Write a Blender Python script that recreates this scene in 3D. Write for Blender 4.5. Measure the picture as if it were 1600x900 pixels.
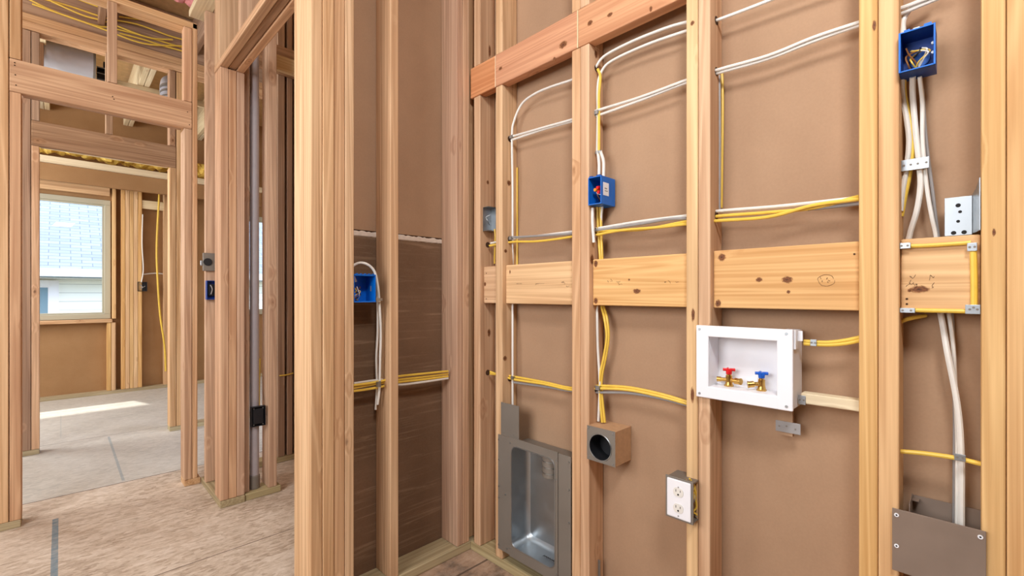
import bpy, bmesh, math, random
from mathutils import Vector, Matrix
random.seed(7)
D = bpy.data
for o in list(D.objects): D.objects.remove(o)
COL = bpy.context.scene.collection
SC = bpy.context.scene

# ------------------------------------------------------------------ camera
CAMZ = 1.138
YAW = -44.72
cd = D.cameras.new('camera'); cam = D.objects.new('camera', cd); COL.objects.link(cam)
cd.sensor_width = 36; cd.lens = 16.02; cd.shift_y = 10/1600; cd.clip_start = .02; cd.clip_end = 200
cam.location = (0, 0, CAMZ); cam.rotation_euler = (math.pi/2, 0, math.radians(YAW))
SC.camera = cam

# ------------------------------------------------------------------ world, sun, lamps
w = D.worlds.new('sky'); SC.world = w; w.use_nodes = True
nt = w.node_tree; bg = nt.nodes['Background']
sky = nt.nodes.new('ShaderNodeTexSky'); sky.sky_type = 'NISHITA'; sky.sun_disc = False
sky.sun_elevation = math.radians(55); sky.sun_rotation = math.radians(170); sky.air_density = 1.0; sky.dust_density = 2.0
nt.links.new(sky.outputs[0], bg.inputs[0]); bg.inputs[1].default_value = .85
def lamp(name, kind, loc, direction, energy, color, **kw):
    l = D.lights.new(name, kind); o = D.objects.new(name, l); COL.objects.link(o)
    l.energy = energy; l.color = color
    for k, v in kw.items(): setattr(l, k, v)
    o.location = loc; o.rotation_euler = Vector(direction).to_track_quat('-Z', 'Y').to_euler(); return o
lamp('sun', 'SUN', (0, 12, 10), (.20, -.65, -.92), 6.0, (1, .97, .92), angle=.03)
# light bounced down from the near ceiling
lamp('near_room_light', 'AREA', (0.05, -.35, 2.72), (.55, .45, -.75), 44, (.97, .98, 1.0), shape='RECTANGLE', size=.42, size_y=.42)
# added area lamps brightening hall, far room and passage; no windows there
lamp('hall_fill_light', 'AREA', (-1.6, 1.1, 1.9), (.9, .35, -.12), 104, (.95, .97, 1.0), shape='RECTANGLE', size=1.8, size_y=1.4)
lamp('far_room_light', 'AREA', (-1.9, 5.8, 1.9), (1, -.05, -.1), 130, (.96, .98, 1.0), shape='RECTANGLE', size=1.6, size_y=1.4)
lamp('passage_light', 'AREA', (-1.9, 3.95, 2.3), (1, 0, -.15), 60, (.95, .98, 1.0), shape='RECTANGLE', size=.8, size_y=1.2)
SC.view_settings.view_transform = 'Standard'; SC.view_settings.look = 'None'
SC.view_settings.gamma = 1; SC.view_settings.use_curve_mapping = False
SC.view_settings.exposure = -0.42

# ------------------------------------------------------------------ measuring helpers: a sight line met with a wall plane
_s, _c = math.sin(math.radians(-YAW)), math.cos(math.radians(-YAW))
def ray(px): u = (px-800)/712; return _c*u+_s, -_s*u+_c
def onX(px, py, X): a, b = ray(px); t = X/a; return Vector((X, b*t, CAMZ-(py-460)/712*t))
def onY(px, py, Y): a, b = ray(px); t = Y/b; return Vector((a*t, Y, CAMZ-(py-460)/712*t))

# ------------------------------------------------------------------ materials
def newmat(name):
    m = D.materials.new(name); m.use_nodes = True; n = m.node_tree; n.nodes.clear()
    out = n.nodes.new('ShaderNodeOutputMaterial'); b = n.nodes.new('ShaderNodeBsdfPrincipled')
    n.links.new(b.outputs[0], out.inputs[0]); return m, n, b
def srgb(r, g, b):
    f = lambda c: (c/255/12.92) if c/255 <= .04045 else ((c/255+.055)/1.055)**2.4
    return (f(r), f(g), f(b), 1)
class N:
    def __init__(s, n): s.n = n
    def node(s, t, **kw):
        x = s.n.nodes.new(t)
        for k, v in kw.items(): setattr(x, k, v)
        return x
    def link(s, a, b): s.n.links.new(a, b)
    def val(s, sock, v):
        if hasattr(v, 'is_output'): s.link(v, sock)
        else: sock.default_value = v
    def math(s, op, a, b=0, c=None, clamp=False):
        x = s.node('ShaderNodeMath', operation=op, use_clamp=clamp); s.val(x.inputs[0], a); s.val(x.inputs[1], b)
        if c is not None: s.val(x.inputs[2], c)
        return x.outputs[0]
    def mix(s, f, a, b, mode='MIX'):
        x = s.node('ShaderNodeMix', data_type='RGBA', blend_type=mode); s.val(x.inputs[0], f); s.val(x.inputs[6], a); s.val(x.inputs[7], b); return x.outputs[2]
    def ramp(s, f, stops):
        x = s.node('ShaderNodeValToRGB'); s.link(f, x.inputs[0]); e = x.color_ramp.elements
        while len(e) < len(stops): e.new(.5)
        for i, (p, c) in enumerate(stops): e[i].position = p; e[i].color = c
        return x.outputs[0]
    def noise(s, v, scale, detail=4, rough=.55, dist=0):
        x = s.node('ShaderNodeTexNoise'); s.link(v, x.inputs['Vector']); x.inputs['Scale'].default_value = scale
        x.inputs['Detail'].default_value = detail; x.inputs['Roughness'].default_value = rough; x.inputs['Distortion'].default_value = dist; return x.outputs['Fac']
    def bump(s, h, strength, dist, b):
        x = s.node('ShaderNodeBump'); s.link(h, x.inputs['Height']); x.inputs['Strength'].default_value = strength; x.inputs['Distance'].default_value = dist; s.link(x.outputs[0], b.inputs['Normal'])

def wood(name, light, dark, axis, knots=1.0, var=.10, rough=.72):
    m, n, b = newmat(name); k = N(n)
    tc = k.node('ShaderNodeTexCoord'); oi = k.node('ShaderNodeObjectInfo')
    off = k.node('ShaderNodeCombineXYZ')
    for i, f in enumerate((7.3, 13.1, 29.7)): k.link(k.math('MULTIPLY', oi.outputs['Random'], f), off.inputs[i])
    add = k.node('ShaderNodeVectorMath', operation='ADD'); k.link(tc.outputs['Object'], add.inputs[0]); k.link(off.outputs[0], add.inputs[1])
    def mapped(cross, along):
        mp = k.node('ShaderNodeMapping'); k.link(add.outputs[0], mp.inputs[0]); q = [cross]*3; q[axis] = along; mp.inputs['Scale'].default_value = q; return mp.outputs[0]
    vo = k.node('ShaderNodeTexVoronoi'); k.link(mapped(13, 7), vo.inputs['Vector']); vo.inputs['Scale'].default_value = 1.0
    sep = k.node('ShaderNodeSeparateColor'); k.link(vo.outputs['Color'], sep.inputs[0])
    sel = k.math('GREATER_THAN', sep.outputs[0], 1-.13*knots)
    wob = k.math('ADD', vo.outputs['Distance'], k.math('MULTIPLY', k.noise(add.outputs[0], 45, 3), .12))
    halo = k.math('MULTIPLY', k.math('SUBTRACT', 1.18, k.math('MULTIPLY', wob, 2.6), clamp=True), sel, clamp=True)
    core = k.math('MULTIPLY', k.math('SUBTRACT', halo, .72, clamp=True), 6, clamp=True)
    g0 = k.noise(mapped(13, .35), 1.0, 2, .5, .5)
    rings = k.math('SINE', k.math('ADD', k.math('MULTIPLY', g0, 60), k.math('MULTIPLY', halo, 10)))
    rings = k.math('POWER', k.math('MULTIPLY_ADD', rings, .5, .5), 1.6)
    g1 = k.noise(mapped(95, 1.3), 1.0, 4, .62)
    g2 = k.noise(mapped(14, .9), 1.0, 3, .6)
    f = k.math('ADD', k.math('MULTIPLY', rings, .16), k.math('ADD', k.math('MULTIPLY', g1, .50), k.math('MULTIPLY', g2, .42)), clamp=True)
    col = k.ramp(f, [(.34, dark), (.52, tuple((l+d)/2 for l, d in zip(light, dark))), (.70, light)])
    warm = k.math('MULTIPLY', k.math('SUBTRACT', k.noise(mapped(6, .8), 1.0, 3), .52, clamp=True), 3.2, clamp=True)
    col = k.mix(k.math('MULTIPLY', warm, .35), col, tuple([dark[0]*1.05, dark[1]*.86, dark[2]*.66, 1]))
    st = k.math('MULTIPLY', k.math('SUBTRACT', k.noise(mapped(60, 2.2), 1.0, 5, .7), .66, clamp=True), 6, clamp=True)
    col = k.mix(k.math('MULTIPLY', st, .45), col, srgb(128, 84, 50))
    col = k.mix(k.math('MULTIPLY', halo, .38), col, srgb(172, 112, 64))
    col = k.mix(k.math('MULTIPLY', core, .72), col, srgb(96, 56, 30))
    hs = k.node('ShaderNodeHueSaturation'); k.link(col, hs.inputs['Color'])
    k.link(k.math('MULTIPLY_ADD', oi.outputs['Random'], var*2, 1-var), hs.inputs['Value'])
    k.link(k.math('MULTIPLY_ADD', k.math('FRACT', k.math('MULTIPLY', oi.outputs['Random'], 17.3)), .16, .86), hs.inputs['Saturation'])
    k.link(k.math('MULTIPLY_ADD', k.math('FRACT', k.math('MULTIPLY', oi.outputs['Random'], 5.7)), .007, .4985), hs.inputs['Hue'])
    k.link(hs.outputs[0], b.inputs['Base Color']); b.inputs['Roughness'].default_value = rough
    b.inputs['Specular IOR Level'].default_value = .25
    k.bump(f, .2, .0015, b); return m
def woods(name, light, dark, **kw): return [wood(f'{name}_{"xyz"[i]}', light, dark, i, **kw) for i in range(3)]
W_STUD = woods('fir_lumber', srgb(226, 184, 140), srgb(184, 136, 92))
W_PINK = woods('hall_lumber', srgb(218, 176, 138), srgb(174, 128, 94))
W_HEAD = woods('orange_lumber', srgb(216, 152, 104), srgb(184, 118, 74), knots=1.6, var=.03)
W_BLOCK = woods('yellow_lumber', srgb(232, 188, 130), srgb(196, 146, 90), knots=1.5, var=.05)
W_PLATE = woods('treated_lumber', srgb(190, 172, 132), srgb(152, 132, 94), knots=.6, var=.05)
W_DARK = woods('joist_lumber', srgb(186, 148, 116), srgb(142, 106, 80), var=.08)
W_PALE = woods('pale_lumber', srgb(238, 220, 182), srgb(208, 184, 142), var=.05)

def knot_material():
    m, n, b = newmat('knot'); k = N(n); tc = k.node('ShaderNodeTexCoord'); oi = k.node('ShaderNodeObjectInfo')
    ln = k.node('ShaderNodeVectorMath', operation='LENGTH'); k.link(tc.outputs['Object'], ln.inputs[0])
    add = k.node('ShaderNodeVectorMath', operation='ADD'); k.link(tc.outputs['Object'], add.inputs[0]); cb = k.node('ShaderNodeCombineXYZ'); k.link(k.math('MULTIPLY', oi.outputs['Random'], 40), cb.inputs[2]); k.link(cb.outputs[0], add.inputs[1])
    rr_ = k.math('ADD', ln.outputs['Value'], k.math('MULTIPLY', k.math('SUBTRACT', k.noise(add.outputs[0], 2.2, 4, .6), .5), .9))
    col = k.ramp(rr_, [(.1, srgb(74, 40, 20)), (.4, srgb(136, 80, 40)), (.55, srgb(96, 54, 28)), (.8, srgb(168, 110, 62))])
    k.link(col, b.inputs['Base Color']); b.inputs['Roughness'].default_value = .7
    a = k.math('MULTIPLY', k.math('SUBTRACT', 1.0, rr_, clamp=True), 2.6, clamp=True)
    k.link(k.math('MULTIPLY', a, .85), b.inputs['Alpha']); return m
M_KNOT = knot_material()
def plain(name, c, rough=.5, metal=0, noise=0, scale=30, spec=.5):
    m, n, b = newmat(name); k = N(n); b.inputs['Roughness'].default_value = rough; b.inputs['Metallic'].default_value = metal
    b.inputs['Specular IOR Level'].default_value = spec
    tc = k.node('ShaderNodeTexCoord'); f = k.noise(tc.outputs['Object'], scale, 4)
    d = tuple([x*(1-noise) for x in c[:3]]+[1]); l = tuple([min(1, x*(1+noise)) for x in c[:3]]+[1])
    k.link(k.ramp(f, [(.3, d), (.7, l)]), b.inputs['Base Color'])
    if metal: k.link(k.math('MULTIPLY_ADD', f, .3, rough-.15), b.inputs['Roughness'])
    return m
def sheathing(name, c1, c2, scratch=0):
    m, n, b = newmat(name); k = N(n); tc = k.node('ShaderNodeTexCoord')
    f = k.noise(tc.outputs['Object'], 3.0, 5, .55); f2 = k.noise(tc.outputs['Object'], 160, 2)
    col = k.ramp(k.math('ADD', k.math('MULTIPLY', f, .75), k.math('MULTIPLY', f2, .25)), [(.3, c1), (.7, c2)])
    if scratch:
        mp = k.node('ShaderNodeMapping'); k.link(tc.outputs['Object'], mp.inputs[0]); mp.inputs['Scale'].default_value = (1.5, 1.5, 38); mp.inputs['Rotation'].default_value = (0, .06, 0)
        s = k.noise(mp.outputs[0], 1.6, 5, .7, .6)
        s = k.math('MULTIPLY', k.math('SUBTRACT', s, .53, clamp=True), 5, clamp=True)
        s = k.math('MULTIPLY', s, k.noise(tc.outputs['Object'], 5, 3)); col = k.mix(k.math('MULTIPLY', s, scratch, clamp=True), col, srgb(176, 148, 120))
    k.link(col, b.inputs['Base Color']); b.inputs['Roughness'].default_value = .8; b.inputs['Specular IOR Level'].default_value = .2
    k.bump(f2, .12, .001, b); return m
M_SHEATH = sheathing('brown_sheathing', srgb(160, 128, 101), srgb(176, 143, 114))
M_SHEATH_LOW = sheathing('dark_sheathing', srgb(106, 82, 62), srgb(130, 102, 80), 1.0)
M_FARSHEATH = sheathing('far_sheathing', srgb(150, 112, 74), srgb(168, 130, 90))
M_WHITE = plain('white_plastic', srgb(238, 238, 242), .35)
M_OFFWHITE = plain('white_cable_sheath', srgb(226, 222, 214), .4, noise=.04)
M_YELLOW = plain('yellow_cable_sheath', srgb(232, 194, 78), .4, noise=.06)
M_GREY = plain('grey_cable_sheath', srgb(150, 146, 144), .45, noise=.05)
M_BLUE = plain('blue_plastic', srgb(0, 104, 200), .4, noise=.1)
M_BLUED = plain('dark_blue_plastic', srgb(4, 62, 146), .45, noise=.1)
M_BLACK = plain('black_plastic', srgb(24, 24, 28), .5, noise=.2)
M_METAL = plain('galvanised_steel', srgb(172, 178, 182), .42, 1, .06, 12)
M_DUCT = plain('satin_duct_metal', srgb(196, 196, 204), .4, .35, .05, 8)
M_METALD = plain('dull_steel', srgb(132, 124, 114), .6, .35, .06, 6)
M_METALF = plain('painted_steel', srgb(140, 122, 108), .55, .3, .07, 14)
M_BRASS = plain('brass', srgb(212, 170, 92), .3, 1, .1, 50)
M_RED = plain('red_plastic', srgb(216, 24, 30), .35)
M_VBLUE = plain('valve_blue_plastic', srgb(14, 88, 190), .35)
M_CARD = plain('brown_box_board', srgb(190, 150, 112), .8, noise=.08, scale=60)
M_COPPER = plain('copper_wire', srgb(206, 140, 84), .35, .8)
M_PIPE = plain('grey_pipe', srgb(168, 160, 162), .45, noise=.04)
M_ORANGE = plain('orange_plastic', srgb(232, 150, 40), .4)
M_PUTTY = plain('joint_filler', srgb(216, 202, 188), .85, noise=.08, scale=70)
M_PENCIL = plain('pencil_graphite', srgb(92, 66, 46), .8)
M_CHALKY = plain('plug_hole_black', srgb(20, 18, 18), .8)
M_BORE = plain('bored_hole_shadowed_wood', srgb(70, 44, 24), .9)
M_INSUL = plain('yellow_foil_insulation', srgb(226, 190, 90), .8, noise=.25, scale=14)
M_PINK = plain('pink_insulation', srgb(206, 130, 128), .9, noise=.2, scale=30)
M_SIDING = plain('white_siding', srgb(226, 230, 228), .7)
M_WINFRAME = plain('almond_vinyl', srgb(176, 170, 148), .5)
m, n, b = newmat('clear_glass'); k = N(n); b.inputs['Roughness'].default_value = .02; b.inputs['Base Color'].default_value = (.9, .95, .95, 1)
tr = k.node('ShaderNodeBsdfTransparent'); tr.inputs[0].default_value = (.97, .985, .98, 1); mx = k.node('ShaderNodeMixShader')
mx.inputs[0].default_value = .012; k.link(tr.outputs[0], mx.inputs[1]); gl = k.node('ShaderNodeBsdfGlossy'); gl.inputs['Roughness'].default_value = .02; k.link(gl.outputs[0], mx.inputs[2])
out_ = [x for x in n.nodes if x.type == 'OUTPUT_MATERIAL'][0]; k.link(mx.outputs[0], out_.inputs[0]); M_GLASS = m

def floor_material():
    m, n, b = newmat('osb_subfloor'); k = N(n); tc = k.node('ShaderNodeTexCoord'); P = tc.outputs['Object']
    sp = k.node('ShaderNodeSeparateXYZ'); k.link(P, sp.inputs[0]); x, y = sp.outputs[0], sp.outputs[1]
    mp = k.node('ShaderNodeMapping'); k.link(P, mp.inputs[0]); mp.inputs['Scale'].default_value = (1, 2.4, 1); mp.inputs['Rotation'].default_value = (0, 0, .25)
    vo = k.node('ShaderNodeTexVoronoi'); k.link(mp.outputs[0], vo.inputs['Vector']); vo.inputs['Scale'].default_value = 26
    chips = k.node('ShaderNodeSeparateColor'); k.link(vo.outputs['Color'], chips.inputs[0])
    f = k.math('ADD', k.math('MULTIPLY', chips.outputs[0], .16), k.math('ADD', k.math('MULTIPLY', k.noise(mp.outputs[0], 34, 6, .7, .8), .55), k.math('MULTIPLY', k.noise(P, 2.2, 3), .32)))
    col = k.ramp(f, [(.34, srgb(156, 136, 116)), (.5, srgb(198, 180, 160)), (.68, srgb(222, 208, 192))])
    mp3 = k.node('ShaderNodeMapping'); k.link(P, mp3.inputs[0]); mp3.inputs['Scale'].default_value = (4, 13, 1); mp3.inputs['Rotation'].default_value = (0, 0, .2)
    d = k.math('MULTIPLY', k.math('SUBTRACT', k.noise(mp3.outputs[0], 2.6, 7, .75, 1), .62, clamp=True), 4, clamp=True)
    col = k.mix(k.math('MULTIPLY', d, .4), col, srgb(140, 112, 90))
    d2 = k.math('MULTIPLY', k.math('SUBTRACT', k.noise(mp3.outputs[0], 5, 6, .75, 1.5), .60, clamp=True), 5, clamp=True)
    col = k.mix(k.math('MULTIPLY', d2, .6), col, srgb(236, 228, 218))
    # window daylight and sawdust tinted into the sheets beyond the doorway, brown trodden sheet inside the laundry
    far = k.math('GREATER_THAN', y, 3.617); col = k.mix(k.math('MULTIPLY', far, .5), col, srgb(192, 198, 194))
    near = k.math('MULTIPLY', k.math('GREATER_THAN', x, .78), k.math('LESS_THAN', y, 1.6))
    col = k.mix(k.math('MULTIPLY', near, .75), col, k.ramp(k.noise(P, 9, 6, .7), [(.35, srgb(92, 68, 50)), (.5, srgb(156, 122, 96)), (.7, srgb(190, 158, 130))]))
    # seams
    for c, wd in ((2.325, .0028), (3.617, .0048), (4.91, .003), (1.464, .005), (6.2, .003), (1.02, .003)):
        lm = k.math('LESS_THAN', k.math('ABSOLUTE', k.math('SUBTRACT', y, c)), wd); col = k.mix(k.math('MULTIPLY', lm, .8), col, srgb(78, 60, 48))
    # blue chalk lines
    def chalk(c, w_, y0, y1, a):
        nonlocal col
        lm = k.math('LESS_THAN', k.math('ABSOLUTE', k.math('SUBTRACT', x, c)), w_)
        lm = k.math('MULTIPLY', lm, k.math('MULTIPLY', k.math('GREATER_THAN', y, y0), k.math('LESS_THAN', y, y1)))
        lm = k.math('MULTIPLY', lm, k.math('MULTIPLY_ADD', k.noise(P, 40, 3), .8, .35, clamp=True))
        col = k.mix(k.math('MULTIPLY', lm, a), col, srgb(86, 122, 140))
    chalk(-.019, .011, 1.5, 3.27, .95); chalk(.272, .007, 3.65, 4.86, .5); chalk(-.0, .004, 5.1, 6.1, .2)
    k.link(col, b.inputs['Base Color']); b.inputs['Roughness'].default_value = .75; b.inputs['Specular IOR Level'].default_value = .3
    k.bump(f, .25, .003, b); return m
M_FLOOR = floor_material()
def siding_material():
    m, n, b = newmat('lap_siding'); k = N(n); tc = k.node('ShaderNodeTexCoord'); sp = k.node('ShaderNodeSeparateXYZ'); k.link(tc.outputs['Object'], sp.inputs[0])
    fr = k.math('FRACT', k.math('MULTIPLY', sp.outputs[2], 5.5)); lm = k.math('LESS_THAN', fr, .08)
    k.link(k.mix(lm, srgb(244, 248, 242), srgb(196, 202, 198)), b.inputs['Base Color']); b.inputs['Roughness'].default_value = .7; return m
def shingle_material():
    m, n, b = newmat('grey_shingles'); k = N(n); tc = k.node('ShaderNodeTexCoord')
    br = k.node('ShaderNodeTexBrick'); k.link(tc.outputs['Object'], br.inputs['Vector']); br.inputs['Scale'].default_value = 1
    br.inputs['Brick Width'].default_value = .33; br.inputs['Row Height'].default_value = .13; br.inputs['Mortar Size'].default_value = .010; br.inputs['Mortar Smooth'].default_value = .6
    br.inputs['Color1'].default_value = srgb(150, 160, 170); br.inputs['Color2'].default_value = srgb(134, 145, 156); br.inputs['Mortar'].default_value = srgb(104, 116, 128)
    k.link(br.outputs[0], b.inputs['Base Color']); b.inputs['Roughness'].default_value = .9; return m

# ------------------------------------------------------------------ object helpers
def tag(o, label=None, cat=None, group=None, kind=None):
    if label: o['label'] = label
    if cat: o['category'] = cat
    if group: o['group'] = group
    if kind: o['kind'] = kind
    return o
def link(name, bm, mat, parent=None, loc=(0, 0, 0), rot=0, smooth=False):
    me = D.meshes.new(name); bm.normal_update(); bm.to_mesh(me); bm.free(); me.materials.append(mat)
    if smooth:
        for p in me.polygons: p.use_smooth = True
        try: me.set_sharp_from_angle(angle=math.radians(40))
        except Exception: pass
    o = D.objects.new(name, me); COL.objects.link(o); o.location = loc; o.rotation_euler = (0, 0, rot); o.parent = parent; return o
def empty(name, loc, rot=0, **kw):
    o = D.objects.new(name, None); COL.objects.link(o); o.location = loc; o.rotation_euler = (0, 0, rot); o.empty_display_size = .05; return tag(o, **kw)
def box(bm, x0, x1, y0, y1, z0, z1, bev=0):
    b2 = bmesh.new(); r = bmesh.ops.create_cube(b2, size=1)
    for v in b2.verts: v.co = Vector((x0 if v.co.x < 0 else x1, y0 if v.co.y < 0 else y1, z0 if v.co.z < 0 else z1))
    if bev: bmesh.ops.bevel(b2, geom=b2.edges[:], offset=bev, segments=2, profile=.5, affect='EDGES')
    t = D.meshes.new('t'); b2.to_mesh(t); b2.free(); bm.from_mesh(t); D.meshes.remove(t)
def cyl(bm, p, q, r, r2=None, seg=20, caps=True):
    p, q = Vector(p), Vector(q); d = q-p
    mt = Matrix.Translation((p+q)/2) @ d.to_track_quat('Z', 'Y').to_matrix().to_4x4()
    bmesh.ops.create_cone(bm, cap_ends=caps, segments=seg, radius1=r, radius2=r if r2 is None else r2, depth=d.length, matrix=mt)
def tube(bm, pts, r, seg=8, sub=6, flat=1.0):
    P = [Vector(p) for p in pts]
    Q = []
    if len(P) > 2:
        E = [P[0]*2-P[1]]+P+[P[-1]*2-P[-2]]
        for i in range(1, len(E)-2):
            for j in range(sub):
                t = j/sub; a, b_, c, d = E[i-1], E[i], E[i+1], E[i+2]
                Q.append(.5*((2*b_)+(c-a)*t+(2*a-5*b_+4*c-d)*t*t+(3*b_-a-3*c+d)*t**3))
        Q.append(P[-1])
    else: Q = P
    rings = []; up = None
    for i, q in enumerate(Q):
        d = (Q[min(i+1, len(Q)-1)]-Q[max(i-1, 0)]).normalized()
        if up is None: up = d.orthogonal().normalized()
        up = (up-d*up.dot(d)).normalized(); s = d.cross(up)
        rings.append([bm.verts.new(q+(up*math.cos(a)+s*math.sin(a)*flat)*r) for a in [2*math.pi*k/seg for k in range(seg)]])
    for a, b_ in zip(rings, rings[1:]):
        for k in range(seg): bm.faces.new((a[k], a[(k+1) % seg], b_[(k+1) % seg], b_[k]))
    bm.faces.new(rings[0][::-1]); bm.faces.new(rings[-1])
def lumber(name, x, y, z, mats, label=None, cat='stud', group=None, parent=None, bev=.0034, extra=None, kind=None, ax=None):
    """one piece of sawn timber; extra = further boxes of the same piece"""
    o = Vector((x[0], y[0], z[0])); L = [x[1]-x[0], y[1]-y[0], z[1]-z[0]]; ax = L.index(max(L)) if ax is None else ax; bm = bmesh.new()
    box(bm, 0, L[0], 0, L[1], 0, L[2], bev)
    for e in extra or []: box(bm, e[0]-o.x, e[1]-o.x, e[2]-o.y, e[3]-o.y, e[4]-o.z, e[5]-o.z, bev)
    ob = link(name, bm, mats[ax], parent, o)
    return tag(ob, label, cat if label else None, group, kind)
def cable(pts, mat, label, group=None, r=.0046, name='electrical_cable', flat=1.0, cat='cable'):
    o = Vector(pts[0]); bm = bmesh.new(); tube(bm, [Vector(p)-o for p in pts], r, flat=flat)
    return tag(link(name, bm, mat, None, o, smooth=True), label, cat, group)
RW = -math.pi/2     # local frame of things on the right wall: x = right as seen, y = into the wall, z = up
def shell(bm, w, h, d, t=.003):
    box(bm, 0, t, 0, d, 0, h); box(bm, w-t, w, 0, d, 0, h); box(bm, t, w-t, 0, d, 0, t); box(bm, t, w-t, 0, d, h-t, h); box(bm, t, w-t, d-t, d, t, h-t)

# ================================================================== SETTING
XF, XS = 1.300, 1.389          # right wall: stud face, sheathing
YB, YS = 1.577, 1.692          # back wall
XP, XP1 = .601, .719           # partition with the cased opening
Y1, Y1B = 3.275, 3.39          # door wall
Y2, Y2B = 4.68, 4.79           # second door wall
YF, YFS = 6.93, 7.03           # window wall
TOP = 2.80
def slab(name, x, y, z, mat, **kw):
    bm = bmesh.new(); box(bm, *x, *y, *z); return tag(link(name, bm, mat), kind='structure', **kw)
slab('floor', (-2.6, 2.6), (-2.6, 7.15), (-.1, 0), M_FLOOR)
slab('ceiling', (-2.6, 2.6), (-2.6, 7.9), (3.5, 3.56), plain('roof_sheathing', srgb(206, 172, 126), .85, noise=.1, scale=20))
slab('wall_right', (XS, XS+.04), (-2.6, 3.27), (0, 3.5), M_SHEATH)
slab('wall_back_upper', (.72, XS-.001), (YS, YS+.03), (1.392, 3.2), M_SHEATH)
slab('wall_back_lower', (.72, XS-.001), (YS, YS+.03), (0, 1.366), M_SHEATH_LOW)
slab('wall_left', (-2.64, -2.6), (-2.6, 7.1), (0, 3.5), M_SHEATH)
slab('wall_near', (-2.6, XS), (-2.64, -2.6), (0, 3.5), M_SHEATH)
slab('wall_east', (2.6, 2.64), (3.3, 7.1), (0, 3.5), M_FARSHEATH)
# window wall sheathing round the openings
WX0, WX1, WZ0, WZ1 = -.80, .41, .86, 2.22
VX0, VX1 = 1.72, 2.45
bm = bmesh.new()
for a, b_ in ((-2.6, WX0), (WX1, VX0), (VX1, 2.6)): box(bm, a, b_, YFS, YFS+.05, 0, 3.5)
for a, b_ in ((WX0, WX1), (VX0, VX1)): box(bm, a, b_, YFS, YFS+.05, 0, WZ0); box(bm, a, b_, YFS, YFS+.05, WZ1, 3.5)
tag(link('wall_far', bm, M_FARSHEATH), kind='structure')
slab('trim_1', (-2.6, 2.6), (YFS+.05, YFS+.82), (2.62, 2.68), M_SIDING)   # roof overhang outside the window
def window(name, X0, X1):
    wn = empty(name, (0, YFS-.03, WZ0), kind='structure'); f = .055; s = .018; H = WZ1-WZ0
    bm = bmesh.new()
    box(bm, X0, X1, 0, .06, 0, f, .004); box(bm, X0, X1, 0, .06, H-f, H, .004); box(bm, X0, X0+f, .001, .059, f, H-f, .004); box(bm, X1-f, X1, .001, .059, f, H-f, .004)
    link('window_frame', bm, M_WINFRAME, wn)
    bm = bmesh.new()
    box(bm, X0+f, X1-f, .02, .045, f, f+s, .003); box(bm, X0+f, X1-f, .02, .045, H-f-s, H-f, .003); box(bm, X0+f, X0+f+s, .02, .045, f+s, H-f-s); box(bm, X1-f-s, X1-f, .02, .045, f+s, H-f-s)
    link('sash', bm, M_WINFRAME, wn)
    bm = bmesh.new(); box(bm, X0+f+s, X1-f-s, .03, .034, f+s, H-f-s); link('pane', bm, M_GLASS, wn)
window('window_1', WX0, WX1); window('window_2', VX0, VX1)

# sheathing joint
bm = bmesh.new(); rng = random.Random(3)
n_ = 60; vs = []
for i in range(n_+1):
    X = .757+(XS-.76)*i/n_
    vs.append((bm.verts.new((X, 0, -.011-rng.random()*.002)), bm.verts.new((X, 0, .006+rng.random()*.005)), bm.verts.new((X, -.003, -.009)), bm.verts.new((X, -.003, .004))))
for a, b_ in zip(vs, vs[1:]):
    bm.faces.new((a[0], b_[0], b_[2], a[2])); bm.faces.new((a[2], b_[2], b_[3], a[3])); bm.faces.new((a[3], b_[3], b_[1], a[1]))
    bm.faces.new((a[0], a[1], b_[1], b_[0]))
tag(link('trim_2', bm, M_PUTTY, None, (0, YS-.0005, 1.379)), kind='structure')
bm = bmesh.new(); box(bm, .72, XS-.002, 0, .028, -.0128, .0128); tag(link('trim_3', bm, M_BORE, None, (0, YS+.002, 1.379)), kind='structure')

# ================================================================== RIGHT WALL FRAMING
G_R = 'studs of the right wall'
HZ0, HZ1, HX = 2.010, 2.143, 1.338
def stud_r(y0, y1, label, notch=False, mats=W_STUD, top=3.05):
    if notch:
        return lumber('wall_stud', (XF, XS-.001), (y0, y1), (.038, HZ0-.001), mats, label, group=G_R,
                      extra=[(HX+.001, XS-.001, y0, y1, HZ0-.004, HZ1+.004), (XF, XS-.001, y0, y1, HZ1+.001, top)])
    return lumber('wall_stud', (XF, XS-.001), (y0, y1), (.038, top), mats, label, group=G_R)
def bores(st, y, pts, X=1.345):
    for pz in pts:
        bm = bmesh.new(); cyl(bm, (0, .0004, 0), (0, -.0008, 0), .0125, seg=16)
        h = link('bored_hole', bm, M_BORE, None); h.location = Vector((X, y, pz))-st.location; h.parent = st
s0 = stud_r(1.511, 1.553, 'stud in the right wall closest to the room corner', True)
s1 = stud_r(1.371, 1.411, 'stud holding the left side of the recessed metal dryer box', True)
s2a = stud_r(.972, 1.009, 'left stud of the double behind the small blue box and brown vent box', True)
s2b = stud_r(.934, .971, 'right stud of the double carrying the small blue box with red wire nuts', True)
s3a = stud_r(.555, .589, 'left stud of the double behind the white outlet cover', mats=W_BLOCK)
s3b = stud_r(.5195, .5535, 'right stud of the double overlapped by the left edge of the white valve box')
s4a = stud_r(.149, .183, 'left stud of the double right of the white valve box', mats=W_BLOCK)
s4b = stud_r(.112, .148, 'right stud of the double holding the large open blue box', mats=W_BLOCK)
s5a = stud_r(-.046, -.0125, 'stud right of the steel angle bracket', mats=W_BLOCK)
s5b = stud_r(-.083, -.047, 'outermost stud at the right edge of the photo', mats=W_BLOCK)
lumber('bottom_plate', (XF, XS-.001), (-1.2, YB-.001), (0, .037), W_PLATE, 'bottom plate on the floor under the right wall', 'wall plate')
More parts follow.
